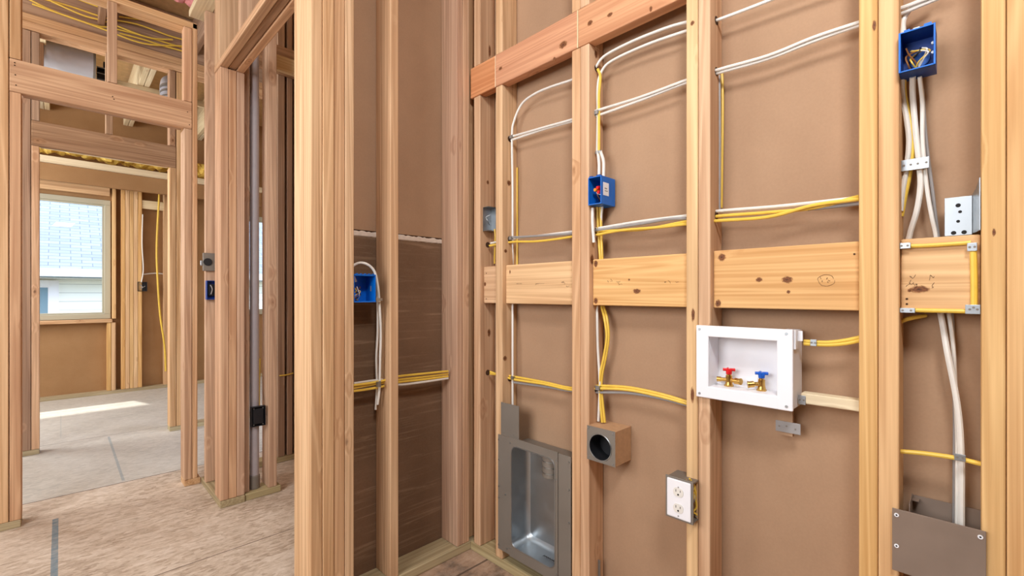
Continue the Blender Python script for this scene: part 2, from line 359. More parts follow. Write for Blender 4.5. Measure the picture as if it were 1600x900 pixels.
# let-in header boards
G_H = 'orange boards let into the right wall up high'
lumber('header_board', (XF-.002, HX), (1.412, 1.574), (HZ0, HZ1), W_HEAD, 'short orange board high in the room corner', 'board', G_H)
lumber('header_board', (XF-.002, HX), (.985, 1.4115), (HZ0, HZ1), W_HEAD, 'middle orange board of the high row, between two nailed joints', 'board', G_H)
lumber('header_board', (XF-.002, HX), (.5895, .9795), (HZ0, HZ1), W_HEAD, 'longest orange board of the high row, ending at the double stud', 'board', G_H)
bm = bmesh.new(); box(bm, 0, .04, 0, .005, 0, HZ1-HZ0); tag(link('joint_shim', bm, W_PALE[2], None, (XF-.001, .9797, HZ0)), 'thin pale strip in the right joint of the high orange boards', 'shim')
bm = bmesh.new(); box(bm, 0, .0395, 0, .003, 0, HZ1-HZ0-.002); tag(link('joint_shim', bm, W_PALE[2], None, (XF-.0012, 1.4105, HZ0+.001)), 'thin pale strip in the left joint of the high orange boards, near the corner', 'shim')
# blocking
G_B = 'blocking boards of the right wall'; BZ0, BZ1 = 1.100, 1.260; BX0, BX1 = 1.321, 1.359
b0 = lumber('blocking_board', (BX0, BX1), (1.412, 1.510), (BZ0, BZ1), W_STUD, 'short blocking board tucked into the corner bay', 'board', G_B, ax=1)
b1 = lumber('blocking_board', (BX0, BX1), (1.010, 1.370), (BZ0, BZ1), W_BLOCK, 'blocking board above the recessed metal dryer box', 'board', G_B)
b2 = lumber('blocking_board', (BX0, BX1), (.590, .933), (BZ0, BZ1), W_BLOCK, 'blocking board with large knots below the small blue box', 'board', G_B)
b3 = lumber('blocking_board', (BX0, BX1), (.184, .519), (BZ0, BZ1+.002), W_BLOCK, 'blocking board above the white valve box, with a pencil scribble', 'board', G_B)
b4 = lumber('blocking_board', (BX0, BX1), (-.0118, .1113), (BZ0, BZ1), W_BLOCK, 'short blocking board framed by yellow cable and nail plates', 'board', G_B, ax=1)
# nail pairs at board ends
def nails(parent, pts, r=.0022, mat=M_BORE, d=(-1, 0, 0), name='nail_head'):
    for p in pts:
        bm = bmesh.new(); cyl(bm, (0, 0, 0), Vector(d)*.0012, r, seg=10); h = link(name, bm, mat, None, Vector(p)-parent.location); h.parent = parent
nails(b3, [onX(1335, 397, BX0)]); nails(b0, [onX(760, 427, BX0), onX(760, 467, BX0)]); nails(b4, [onX(1417, 467, BX0), onX(1417, 475, BX0)])
# pencil marks
def scribble(parent, cx, cy, w_, h_, n_, seed, X=BX0-.0006):
    q = random.Random(seed)
    for k_ in range(n_):
        x, y = cx+w_*(q.random()-.5), cy+h_*(q.random()-.5); pts = []
        for i in range(5): x += w_*.22*(q.random()-.4); y += h_*.5*(q.random()-.5); pts.append(onX(x, y, X)-parent.location)
        bm = bmesh.new(); tube(bm, pts, .0004, seg=4, sub=3); link('pencil_mark', bm, M_PENCIL, parent)
bm = bmesh.new(); ring_ = [onX(1291+13*math.cos(a*.5)*(1+.1*math.sin(a*2)), 438+9*math.sin(a*.5), BX0-.0006)-b3.location for a in range(13)]
tube(bm, ring_, .0004, seg=4, sub=3); link('pencil_mark', bm, M_PENCIL, b3)
scribble(b3, 1288, 438, 14, 9, 5, 1); scribble(b2, 953, 438, 26, 8, 4, 2); scribble(b2, 1046, 441, 24, 6, 3, 3); scribble(b4, 1435, 445, 40, 22, 6, 4); scribble(b1, 880, 443, 22, 7, 3, 5); scribble(b1, 826, 443, 50, 3, 3, 6)
# knots
def knot(parent, p, rx, rz, facing='X', rot=0):
    bm = bmesh.new(); bmesh.ops.create_circle(bm, cap_ends=True, radius=1, segments=28)
    M = (Matrix.Rotation(-math.pi/2, 4, 'Y') if facing == 'X' else Matrix.Rotation(math.pi/2, 4, 'X')) @ Matrix.Rotation(rot, 4, 'Z')
    k_ = link('wood_knot', bm, M_KNOT, None)
    k_.matrix_world = Matrix.Translation(Vector(p)-parent.location+Vector((-.0004, 0, 0) if facing == 'X' else (0, -.0004, 0))) @ M @ Matrix.Diagonal((rz, rx, 1, 1) if facing == 'X' else (rx, rz, 1, 1)); k_.parent = parent
def kx(parent, px_, py_, X, a, b_): knot(parent, onX(px_, py_, X), a, b_)
def ky(parent, px_, py_, Y, a, b_): knot(parent, onY(px_, py_, Y), a, b_, 'Y')
for q in ((b3, 1128, 402, .012, .012), (b3, 1122, 474, .009, .012), (b3, 1232, 456, .005, .005), (b3, 1230, 437, .014, .010), (b3, 1186, 437, .009, .007), (b2, 931, 412, .009, .013), (b2, 931, 470, .010, .012), (b2, 983, 437, .004, .004), (b2, 995, 455, .016, .009), (b1, 797, 425, .004, .010), (b0, 758, 444, .008, .010), (b4, 1437, 452, .018, .009), (b4, 1421, 454, .004, .004)): kx(q[0], q[1], q[2], BX0, q[3], q[4])
for q in ((s3a, 1083, 492, .006, .022), (s3a, 1082, 617, .006, .026), (s3a, 1082, 36, .007, .008), (s5a, 1553, 363, .003, .009), (s4a, 1366, 40, .004, .014), (s1, 779, 100, .004, .006)): kx(q[0], q[1], q[2], XF, q[3], q[4])
for q in ((s2b, 925, 405, .934, .012, .02), (s2b, 931, 85, .934, .01, .016), (s0, 765, 80, 1.511, .008, .03), (s0, 762, 285, 1.511, .008, .01), (s0, 764, 520, 1.511, .01, .02), (s1, 795, 286, 1.371, .012, .014), (s1, 790, 392, 1.371, .01, .009), (s1, 789, 560, 1.371, .012, .012)): ky(*q[:6])
hb = {o.name: o for o in D.objects if o.name.startswith('header_board')}
h1, h2 = hb['header_board.001'], hb['header_board.002']
for q in ((h1, 782, 107, .012, .008), (h1, 880, 70, .020, .014), (h1, 866, 92, .008, .008), (h2, 922, 36, .013, .010), (h2, 953, 23, .012, .008), (h2, 1017, 14, .006, .010)): kx(q[0], q[1], q[2], XF-.002, q[3], q[4])

# ================================================================== BACK WALL FRAMING
G_K = 'studs of the back wall'
def stud_y(x0, x1, label, y=(YB, YS-.001), z=(.038, 3.05), group=G_K, mats=W_STUD, name='wall_stud'):
    return lumber(name, (x0, x1), y, z, mats, label, group=group)
stud_y(.902, .938, 'single stud between the left blue box and the corner, cables clipped to it')
stud_y(1.2246, 1.2565, 'left stud of the corner post beside the scratched dark panel', mats=W_PINK)
stud_y(1.2575, 1.294, 'right stud of the corner post where the two walls meet', mats=W_PINK)
lumber('wall_stud', (1.302, 1.386), (1.600, YS-.001), (.038, 3.05), W_STUD, 'shaded stud filling the very corner of the room', group=G_K)
G_P = 'studs of the thick post in front'
px = [.601, .6415, .682, .7215, .755]; lab = ['leftmost, widest-looking stud of the thick post in the foreground', 'second stud from the left in the thick foreground post', 'third stud from the left in the thick foreground post', 'rightmost stud of the thick foreground post, beside the left blue box']
for i in range(4): stud_y(px[i]+.0006, px[i+1]-.0006, lab[i], y=(YB-.003*(i % 2), YB+.155 if i == 0 else YS-.001), group=G_P)
lumber('bottom_plate', (XP, XS-.001), (YB, YS-.001), (0, .037), W_PLATE, 'bottom plate on the floor under the back wall', 'wall plate')

# ================================================================== PARTITION X = .601 : cased opening, end post, passage side
PZ = 2.352
G_E = 'studs of the post at the far side of the opening'
e = [.601, .641, .680, .719]; lab = ['left stud of the post across the opening', 'middle stud of the post across the opening', 'right stud of the post across the opening']
for i in range(3):
    lumber('wall_stud', (e[i]+.0005, e[i+1]-.0005), (2.809+.002*i, 2.93), (.038, PZ-.001), W_PINK, lab[i], group=G_E)
lumber('wall_stud', (XP, XP1), (2.812+.02, 2.93), (PZ+.04, TOP), W_STUD, 'short stud standing on the opening header at its far end', group='cripple studs over the opening')
G_O = 'boards of the header over the opening'; lab = ['front board of the flat header over the opening', 'middle board of the flat header over the opening', 'rear board of the flat header over the opening']
for i in range(3):
    lumber('header_board', (e[i]-.002*(i == 0), e[i+1]-.003), (1.735, 2.93), (PZ+(0, .006, .001)[i], PZ+.037), W_DARK if i == 1 else W_PINK, lab[i], 'board', G_O)
lumber('cripple_stud', (XP, XP1-.03), (2.425, 2.463), (PZ+.038, TOP), W_PINK, 'short stud above the middle of the opening header', group='cripple studs over the opening')
lumber('cripple_stud', (XP, XP1-.03), (2.02, 2.058), (PZ+.038, TOP), W_PINK, 'short stud above the near half of the opening header', group='cripple studs over the opening')
bp = lumber('bottom_plate', (XP, XP1), (2.805, Y1-.002), (0, .037), W_PLATE, 'bottom plate between the opening post and the door wall', 'wall plate')
lumber('wall_stud', (XP, XP1-.01), (3.149, 3.187), (.038, TOP), W_PINK, 'stud carrying the steel box and blue box beside the doorway', group='studs beside the doorway')
lumber('top_plate', (.545, .640), (-1.6, 3.30), (TOP+.001, TOP+.04), W_PALE, 'left board of the plate overhead, above the opening', 'wall plate', 'plate boards over the opening')
lumber('top_plate', (.642, .735), (-1.6, 3.30), (TOP+.001, TOP+.04), W_PINK, 'right board of the plate overhead, above the opening', 'wall plate', 'plate boards over the opening')

# ================================================================== DOOR WALL Y = 3.275
G_D = 'studs of the nearer doorway'
lumber('wall_stud', (-.2395, -.1795), (Y1, Y1B), (.038, TOP-.04), W_STUD, 'full-height stud at the far left edge of the photo', group=G_D)
lumber('wall_stud', (-.1765, -.138), (Y1, Y1B), (.038, 2.122), W_PINK, 'left trimmer stud under the nearer door header', group=G_D)
lumber('wall_stud', (.5185, .5563), (Y1, Y1B), (.038, 2.122), W_PINK, 'right trimmer stud under the nearer door header', group=G_D)
lumber('wall_stud', (.5585, .584), (Y1, Y1B), (.038, TOP-.04), W_STUD, 'full-height stud at the right end of the nearer door header', group=G_D)
lumber('cripple_stud', (-.1765, -.138), (Y1, Y1B), (2.285, 2.724), W_STUD, 'left short stud above the nearer door header', group='cripple studs over the nearer doorway')
lumber('cripple_stud', (.179, .219), (Y1, Y1+.04), (2.285, 2.724), W_PINK, 'middle short stud above the nearer door header', group='cripple studs over the nearer doorway')
lumber('cripple_stud', (.5165, .5563), (Y1, Y1+.06), (2.285, 2.724), W_PINK, 'right short stud above the nearer door header', group='cripple studs over the nearer doorway')
hd = lumber('door_header', (-.1765, .5563), (Y1-.002, Y1+.038), (2.123, 2.282), W_PINK, 'wide header board across the nearer doorway', 'board')
lumber('door_header', (-.137, .5178), (Y1+.042, Y1B-.002), (2.135, 2.215), W_PINK, 'rear board of the nearer doorway header', 'board')
nails(hd, [onY(x, y, Y1-.002) for x, y in ((23, 98), (23, 102), (24, 117), (25, 133), (176, 151), (178, 155), (293, 175), (296, 195))], d=(0, -1, 0), r=.003)
lumber('top_plate', (-.24, .584), (Y1, Y1B), (2.726, 2.762), W_STUD, 'plate closing the frame above the nearer doorway', 'wall plate')
lumber('bottom_plate', (-1.6, -.1385), (Y1, Y1B), (0, .037), W_PLATE, 'bottom plate left of the nearer doorway', 'wall plate')
lumber('bottom_plate', (.519, .5990), (Y1, Y1B), (0, .037), W_STUD, 'bottom plate right of the nearer doorway', 'wall plate')
for i, x in enumerate((-.64, -1.05, -1.46)):
    lumber('wall_stud', (x, x+.038), (Y1, Y1B), (.038, TOP-.04), W_STUD, 'stud of the door wall beyond the left edge, %s' % ('nearest the doorway', 'in the middle', 'farthest from the doorway')[i], group=G_D)

# closet framing seen through the opening
G_C = 'studs inside the closet'
lumber('bottom_plate', (.722, .905), (2.812, 2.93), (0, .037), W_PLATE, 'short bottom plate just inside the opening', 'wall plate')
lumber('closet_stud', (.839, .883), (2.812, 2.93), (.038, 3.0), W_PINK, 'light stud right of the grey pipe inside the closet', group=G_C)
lumber('closet_stud', (.7205, .748), (2.835, 2.93), (.038, 3.0), W_DARK, 'dark stud left of the grey pipe inside the closet', group=G_C)
for i, (x0, x1, l) in enumerate(((1.04, 1.085, 'stud deep in the closet just right of the light stud'), (1.10, 1.135, 'dark stud deep in the closet beside the foreground post'), (1.15, 1.19, 'stud deep in the closet hidden mostly by the foreground post'))):
    lumber('closet_stud', (x0, x1), (Y1+.02, Y1B), (.038, 3.1), W_DARK, l, group=G_C)
lumber('bottom_plate', (.80, 1.40), (Y1+.02, Y1B), (0, .037), W_PLATE, 'bottom plate at the back of the closet', 'wall plate')
lumber('blocking_board', (.905, 1.36), (Y1-.022, Y1+.018), (2.62, 2.80), W_DARK, 'dark board high at the back of the closet', 'board')
lumber('ledger_board', (.905, 1.36), (2.955, 2.99), (2.50, 2.59), W_PALE, 'pale board high inside the closet', 'board')
cable([onY(437, 587, Y1+.01), onY(446, 586, Y1+.01), onY(458, 583, Y1+.01)], M_YELLOW, 'short yellow cable across the dark studs in the closet')
# grey pipe
pc = onY(397.5, 460, 2.875); pp = empty('vent_pipe', (pc.x, 2.875, .038), label='grey vertical pipe standing inside the closet opening', cat='pipe')
bm = bmesh.new(); cyl(bm, (0, 0, .03), (0, 0, 2.9), .0235, seg=28); link('pipe_body', bm, M_PIPE, pp, smooth=True)
bm = bmesh.new(); cyl(bm, (0, 0, 0), (0, 0, .07), .028, seg=28); cyl(bm, (0, 0, .07), (0, 0, .076), .028, .0235, seg=28); link('coupling', bm, M_METALD, pp, smooth=True)
bx = empty('switch_box', onY(393, 668, 2.82), label='black electrical box low beside the grey pipe in the closet', cat='electrical box')
bm = bmesh.new(); shell(bm, .072, .11, .025); link('box_body', bm, M_BLACK, bx)
bm = bmesh.new(); box(bm, .01, .062, .004, .01, .012, .098, .002); link('mud_ring', bm, M_BLACK, bx)
for k, (x, z) in enumerate(((.012, .01), (.058, .01), (.012, .1), (.058, .1))):
    bm = bmesh.new(); cyl(bm, (x, .002, z), (x, -.001, z), .003, seg=10); link('screw', bm, M_METAL, bx)
cable([onY(399, 575, 2.95), onY(401, 610, 2.93), onY(399, 640, 2.90)], M_YELLOW, 'yellow cable dropping into the black closet box', name='electrical_cable')
cable([onY(406, 560, 2.955), onY(405, 600, 2.94), onY(405, 640, 2.90)], M_YELLOW, 'second yellow cable dropping into the black closet box')
# wires seen over the opening header
for i, pts in enumerate((((358, 18), (356, 40), (359, 62)), ((369, 4), (366, 30), (368, 60)), ((362, 10), (364, 35), (361, 58)))):
    cable([onY(x, y, 3.02) for x, y in pts], M_YELLOW, '%s yellow cable hanging behind the frame above the opening' % ('leftmost', 'rightmost', 'middle')[i], 'yellow cables above the opening', r=.006)

# boxes beside the doorway
yb = 3.149
mb = empty('metal_switch_box', onY(313.5, 423, yb-.020), label='square steel box on the stud right of the doorway', cat='electrical box')
bm = bmesh.new(); box(bm, .012, .085, 0, .018, 0, .105, .003); link('box_body', bm, M_METALD, mb)
bm = bmesh.new(); cyl(bm, (.035, .0, .052), (.035, -.004, .052), .022, seg=20); link('knockout', bm, M_BLACK, mb)
bm = bmesh.new(); box(bm, 0, .012, .004, .012, .03, .06, .002); link('mounting_tab', bm, M_METAL, mb)
bb = empty('switch_box', onY(323, 468, yb-.040), label='dark blue box below the square steel box beside the doorway', cat='electrical box')
bm = bmesh.new(); shell(bm, .05, .11, .038); link('box_body', bm, M_BLUED, bb)
bm = bmesh.new(); box(bm, .008, .042, .012, .03, .02, .09, .004); link('device', bm, M_BLACK, bb)
bm = bmesh.new(); tube(bm, [(.02, .01, .085), (.028, .004, .06), (.022, .006, .03)], .003); link('wire', bm, M_GREY, bb)

# ================================================================== SECOND DOOR WALL
G_2 = 'studs of the farther doorway'
lumber('wall_stud', (-.205, -.151), (Y2, Y2B), (.038, 3.0), W_DARK, 'full-height stud left of the farther doorway', group=G_2)
lumber('wall_stud', (-.148, -.1086), (Y2, Y2B), (.038, 2.194), W_STUD, 'left trimmer stud of the farther doorway', group=G_2)
lumber('wall_stud', (.641, .684), (Y2, Y2B), (.038, 2.194), W_STUD, 'right trimmer stud of the farther doorway', group=G_2)
lumber('wall_stud', (.687, .732), (Y2, Y2B), (.038, 3.0), W_STUD, 'full-height stud right of the farther doorway', group=G_2)
for i, (x0, l) in enumerate(((-.148, 'left'), (.247, 'middle'), (.641, 'right'))):
    lumber('cripple_stud', (x0, x0+.04), (Y2, Y2B), (2.374, 3.0), W_DARK, l+' short stud above the farther door header', group='cripple studs over the farther doorway')
lumber('door_header', (-.148, .684), (Y2-.002, Y2+.038), (2.195, 2.372), W_DARK, 'header board across the farther doorway', 'board')
lumber('door_header', (-.107, .640), (Y2+.042, Y2B), (2.205, 2.26), W_PALE, 'rear board of the farther doorway header', 'board')
lumber('bottom_plate', (-.25, -.1090), (Y2, Y2B), (0, .037), W_PLATE, 'bottom plate left of the farther doorway', 'wall plate')
lumber('bottom_plate', (.6415, 2.5), (Y2, Y2B), (0, .037), W_PLATE, 'bottom plate right of the farther doorway', 'wall plate')
for i, x in enumerate((1.12, 1.44, 1.62, 2.0, 2.4)):
    lumber('wall_stud', (x, x+.04), (Y2, Y2B), (.038, 3.0), W_DARK, 'dark stud right of the farther doorway, %s' % ('nearest to the doorway', 'second one to the right', 'third one to the right', 'fourth one to the right', 'farthest to the right')[i], group=G_2)
for i, x in enumerate((-.62, -1.05, -1.5)):
    lumber('wall_stud', (x, x+.04), (Y2, Y2B), (.038, 3.0), W_DARK, 'stud of the second door wall hidden left, %s' % ('nearest the doorway', 'middle', 'farthest')[i], group=G_2)
lumber('top_plate', (-2.5, 2.55), (Y2, Y2B), (3.006, 3.062), W_PINK, 'lower board of the double plate over the farther doorway', 'wall plate', 'double plate over the farther doorway')
lumber('top_plate', (-2.5, 2.55), (Y2+.002, Y2B), (3.064, 3.12), W_STUD, 'upper board of the double plate over the farther doorway', 'wall plate', 'double plate over the farther doorway')
lumber('rim_joist', (-2.5, 2.55), (Y2+.03, Y2+.068), (3.122, 3.49), W_DARK, 'dark joist standing on the plate behind the draped yellow cables', 'joist')
# joists beyond, running away from the camera
for i, X in enumerate((-.81, -.124, .563, 1.25)):
    for j, dx in enumerate((-.042, .002)):
        lumber('ceiling_joist', (X+dx, X+dx+.04), (Y2+.10, YFS-.03), (3.122, 3.46), W_PALE, 'pale doubled ceiling joist of the far room, %s pair from the left, its %s board' % (('first', 'second', 'third', 'fourth')[i], ('left', 'right')[j]), 'joist', 'ceiling joists of the far room')
# cross boards behind
lumber('ceiling_strip', (-1.5, 1.2), (5.55, 5.59), (3.06, 3.121), W_PALE, 'pale strip under the far joists', 'board')
lumber('hanging_block', (-.135, -.095), (5.15, 5.19), (2.83, 3.12), W_DARK, 'dark block hanging beside the round duct', 'board')
# draped yellow cables along the rim joist
rr = random.Random(11)
cab = [((35, -6), (90, 20), (150, 40), (170, 43), (220, 55), (287, 75)), ((60, -4), (110, 10), (165, 28), (215, 38), (262, 55), (286, 62)), ((80, 2), (130, 24), (166, 34), (230, 58), (270, 62)),
       ((120, -2), (165, 14), (200, 20), (250, 32), (285, 46)), ((140, -5), (170, 5), (186, 14), (240, 30), (284, 42)), ((50, 6), (84, 18), (130, 34), (168, 48), (225, 68), (285, 72)), ((186, 26), (215, 30), (240, 32)), ((187, 52), (225, 62), (250, 70), (286, 80))]
w_ = ['lowest in the left bay', 'crossing the middle of the opening', 'dipping at the centre', 'near the top plate', 'highest on the right', 'looping left to right', 'short upper', 'bottom right']
for i, pts in enumerate(cab):
    cable([onY(x, y, Y2+.004-.012*(i % 3)) for x, y in pts], M_YELLOW, 'yellow cable draped on the dark joist above the doorway, %s' % w_[i], 'yellow cables draped on the dark joist', r=.0062)
bm = bmesh.new(); rr = random.Random(5)
# round duct
c = onY(62, 82, 5.3); d = onY(148, 103, 5.3)
du = empty('round_duct', (c.x, 5.3, 3.10), label='silver round duct above the nearer door header', cat='duct')
L = d.x-c.x
bm = bmesh.new(); cyl(bm, (0, 0, 0), (L, 0, 0), .115, seg=40); link('duct_body', bm, M_DUCT, du, smooth=True)
bm = bmesh.new(); cyl(bm, (L-.012, 0, 0), (L+.004, 0, 0), .119, seg=40); cyl(bm, (-.004, 0, 0), (.012, 0, 0), .119, seg=40); link('end_band', bm, M_METALD, du, smooth=True)
o = onY(151, 125, 5.4)
jb = empty('junction_box', (o.x, 5.35, o.z), label='black junction box beside the silver round duct', cat='electrical box')
bm = bmesh.new(); shell(bm, .11, .10, .06, .006); link('box_body', bm, M_BLACK, jb)
bm = bmesh.new(); box(bm, -.004, .114, -.004, .0, .045, .052); box(bm, -.004, .114, -.004, 0, .094, .104); link('rim', bm, M_METAL, jb)
jb2 = empty('junction_box', (o.x+.045, 5.42, o.z+.125), label='small black junction box above the other one beside the duct', cat='electrical box')
bm = bmesh.new(); shell(bm, .06, .06, .05, .004); link('box_body', bm, M_BLACK, jb2)
o = onY(272, 135, 4.95)
fd = empty('flexible_duct', (o.x, 5.05, o.z-.12), label='silver flexible duct bend right of the middle short stud', cat='duct')
bm = bmesh.new(); tube(bm, [(0, 0, 0), (.0, .04, .12), (.02, .16, .22), (.05, .4, .26)], .085, seg=28, sub=8); link('duct_body', bm, M_DUCT, fd, smooth=True)
for i in range(3):
    bm = bmesh.new(); cyl(bm, (0, 0, .02+.05*i), (0, .003, .032+.05*i), .088, seg=28); link('rib_band', bm, M_METALD, fd, smooth=True)
bm = bmesh.new(); box(bm, .01, .035, .06, .062, .17, 3.501-fd.location.z); link('hanger_strap', bm, M_METALD, fd)
# yellow insulation in the far roof edge
bm = bmesh.new()
for i in range(110):
    x = -1.2+i*.024; bmesh.ops.create_icosphere(bm, subdivisions=2, radius=.05+rr.random()*.035, matrix=Matrix.Translation((x, .08+rr.random()*.14, .07+rr.random()*.05)))
for v in bm.verts: v.co += Vector((rr.random()-.5, rr.random()-.5, rr.random()-.5))*.016; v.co.z = max(v.co.z, 0)
tag(link('insulation', bm, M_INSUL, None, (0, YF-.34, 2.585)), 'fluffy yellow insulation packed above the beam of the window wall', 'insulation', kind='stuff')
bm = bmesh.new()
for i in range(22): bmesh.ops.create_icosphere(bm, subdivisions=2, radius=.05+rr.random()*.02, matrix=Matrix.Translation((i*.021, .06+rr.random()*.05, .06+rr.random()*.04)))
tag(link('insulation', bm, M_PINK, None, (.33, 3.9, 3.22)), 'pink insulation scrap high above the nearer doorway plate', 'insulation', kind='stuff')
lumber('ceiling_joist', (.20, .24), (3.42, Y2+.02), (3.20, 3.48), W_DARK, 'joist over the passage left of the pink insulation', 'joist', 'ceiling joists of the passage')
lumber('ceiling_joist', (.80, .84), (3.42, Y2+.02), (3.20, 3.48), W_DARK, 'joist over the passage right of the pink insulation', 'joist', 'ceiling joists of the passage')

# ================================================================== WINDOW WALL
G_W = 'studs of the window wall'
lumber('dropped_beam', (-2.0, 1.9), (YF-.26, YF-.20), (2.315, 2.486), [M_FARSHEATH]*3, 'long brown beam above the window', 'beam')
lumber('beam_plate', (-2.0, 1.9), (YF-.30, YF-.16), (2.488, 2.555), W_PALE, 'bright plate lying on the long brown beam', 'wall plate')
lumber('window_header', (-.9, .40), (YF, YF+.04), (2.262, 2.46), W_BLOCK, 'header board over the window', 'board')
lumber('window_sill', (-.85, .42), (YF-.012, YFS-.002), (.818, .856), W_STUD, 'sill board under the window', 'board')
def wst(a, b_, l, z=(.038, 2.5), mats=W_BLOCK):
    lumber('wall_stud', (onY(a, 460, YF).x+.001, onY(b_, 460, YF).x-.001), (YF, YFS-.002), z, mats, l, group=G_W)
wst(175.5, 181.5, 'stud right of the window frame', (.86, 2.5))
wst(167, 174, 'short stud under the right end of the window sill, left one', (.038, .816)); wst(174, 181, 'short stud under the right end of the window sill, right one', (.038, .816))
for i, (a, b_) in enumerate(((189, 196), (196, 202.5), (202.5, 209), (209, 215.5), (215.5, 222))):
    wst(a, b_, '%s stud of the tight bunch right of the window' % ('first', 'second', 'third', 'fourth', 'fifth')[i])
wst(256, 262, 'stud right of the hanging yellow cable in the far room'); wst(280, 287, 'stud of the window wall farthest right')
lumber('bottom_plate', (-2.0, 2.2), (YF, YFS-.002), (0, .037), W_PLATE, 'bottom plate under the window wall, lower board', 'wall plate')
lumber('ledger_board', (.62, .95), (YF+.01, YF+.05), (2.16, 2.26), W_PALE, 'pale board at the top of the bay right of the stud bunch', 'board')
o = onY(215, 455, YF-.02)
sb = empty('switch_box', o, label='black box on the stud bunch right of the far window', cat='electrical box')
bm = bmesh.new(); shell(bm, .09, .11, .05, .004); link('box_body', bm, M_BLACK, sb)
bm = bmesh.new(); tube(bm, [(.02, .02, .08), (.045, 0, .05), (.03, .01, .03), (.07, .01, .06)], .004); link('wire', bm, M_GREY, sb)
cable([onY(x, y, YF-.03) for x, y in ((250, 255), (249, 300), (245, 380), (246, 430), (250, 490), (257, 540), (259, 580))], M_YELLOW, 'thick yellow cable hanging right of the far black box', r=.010)
cable([onY(x, y, YF-.03) for x, y in ((223, 335), (222, 380), (224, 420), (221, 441))], M_OFFWHITE, 'thin white cable dropping into the far black box', r=.006)
cable([onY(x, y, YF+.085) for x, y in ((222, 429), (240, 427), (257, 428))], M_OFFWHITE, 'white cable crossing the bay behind the hanging yellow cable', r=.008)

# neighbour house
nb = empty('neighbour_house', (-1.5, 13, -3.2), label='neighbouring house with grey shingle roof and white siding outside the window', cat='house')
bm = bmesh.new(); box(bm, -6, 8, .35, 6, 0, 4.72); link('wall', bm, siding_material(), nb)
bm = bmesh.new(); box(bm, -6.3, 8.3, -.13, -.06, 4.70, 4.86); box(bm, -6.3, 8.3, -.06, .05, 4.70, 4.74); box(bm, -6.3, 8.3, .05, .36, 4.66, 4.68); link('fascia', bm, M_SIDING, nb)
roofm = shingle_material()
bm = bmesh.new(); box(bm, -6.4, 8.4, 0, 5.2, 0, .06); rf = link('roof', bm, roofm, nb, (0, -.05, 4.80)); rf.rotation_euler = (math.radians(33), 0, 0)
hw = empty('house_window', (0, .3, 0)); hw.parent = nb
o = onY(66, 470, 13.3)
hx, hz = o.x+1.5, o.z+3.2
bm = bmesh.new(); box(bm, hx-.75, hx+.24, 0, .06, hz-1.1, hz+.42); box(bm, hx-.75, hx+.1, -.02, .0, hz+.3, hz+.42); link('window_casing', bm, M_WHITE, hw)
bm = bmesh.new(); box(bm, hx-.65, hx+.08, -.01, .0, hz-1.0, hz+.27); link('window_pane', bm, plain('blue_grey_glass', srgb(120, 150, 165), .2), hw)
bm = bmesh.new(); box(bm, -20, 20, 7.4, 30, -3.3, -3.2); tag(link('ground', bm, plain('pale_ground', srgb(150, 146, 130), .9, noise=.1)), kind='structure')

# ================================================================== CABLES, RIGHT WALL
XC = 1.343
def rc(pts, mat, label, group=None, X=XC, **kw): return cable([onX(p[0], p[1], p[2] if len(p) > 2 else X) for p in pts], mat, label, group, **kw)
G_1 = 'upper run of white cables through the right wall'
rc([(799, 219), (808, 216), (850, 202), (893, 190), (932, 181), (1000, 157), (1073, 129), (1122, 114), (1200, 92), (1270, 65), (1342, 40), (1405, 22), (1440, 8), (1480, -8)], M_OFFWHITE, 'lower white cable of the upper run across all bays', G_1)
rc([(799, 213), (808, 211), (850, 199), (893, 187), (932, 173), (1000, 152), (1073, 125), (1122, 109), (1200, 87), (1270, 59), (1342, 35), (1405, 14), (1440, 1), (1480, -14)], M_OFFWHITE, 'upper white cable of the upper run across all bays', G_1, X=XC-.006)
rc([(801, 640), (801, 540), (801, 420, 1.366), (801, 300), (800, 215), (803, 190), (815, 163), (835, 147), (860, 136), (893, 125), (920, 112), (930, 106), (944, 88), (985, 66), (1040, 44), (1078, 33)], M_OFFWHITE, 'white cable climbing the stud by the dryer box and curving over to the right', X=XC)
rc([(933, 240), (934, 180), (934, 135), (941, 110), (958, 94), (1010, 70), (1073, 48), (1122, 31), (1165, 15), (1230, -10), (1342, -52), (1400, -74), (1500, -112)], M_OFFWHITE, 'white cable curving up from above the small blue box to the ceiling')
rc([(936, 242), (936, 190), (936, 150), (938, 120), (934, 108)], M_YELLOW, 'yellow cable running down the stud above the small blue box', X=XC-.004)
rc([(934, 236), (936, 255), (936, 277)], M_OFFWHITE, 'left white cable end entering the small blue box from above', X=1.337, r=.0055)
rc([(938, 236), (943, 252), (943, 278)], M_OFFWHITE, 'right white cable end entering the small blue box from above', X=1.337, r=.0055)
G_M = 'middle run of cables through the right wall'
rc([(767, 380), (800, 373), (845, 368), (893, 362), (932, 357), (1000, 346), (1073, 337), (1120, 330), (1220, 322), (1342, 309)], M_OFFWHITE, 'top white cable of the middle run', G_M)
rc([(800, 371), (850, 368), (893, 365), (932, 360), (1000, 350), (1040, 343), (1073, 341)], M_GREY, 'grey cable of the middle run left of the second double stud', G_M, X=XC-.006)
rc([(765, 384), (800, 378), (840, 377), (893, 370), (932, 361), (1000, 359), (1073, 346), (1120, 338), (1200, 332), (1270, 325), (1342, 307)], M_YELLOW, 'upper yellow cable of the middle run', G_M, X=XC-.004)
rc([(932, 367), (970, 360), (1030, 355), (1073, 350), (1120, 345), (1200, 339), (1270, 321), (1342, 311)], M_YELLOW, 'lower yellow cable of the middle run', G_M, X=XC-.012)
rc([(1262, 327), (1300, 323), (1342, 318), (1350, 317)], M_GREY, 'short grey cable of the middle run near the right double stud', G_M)
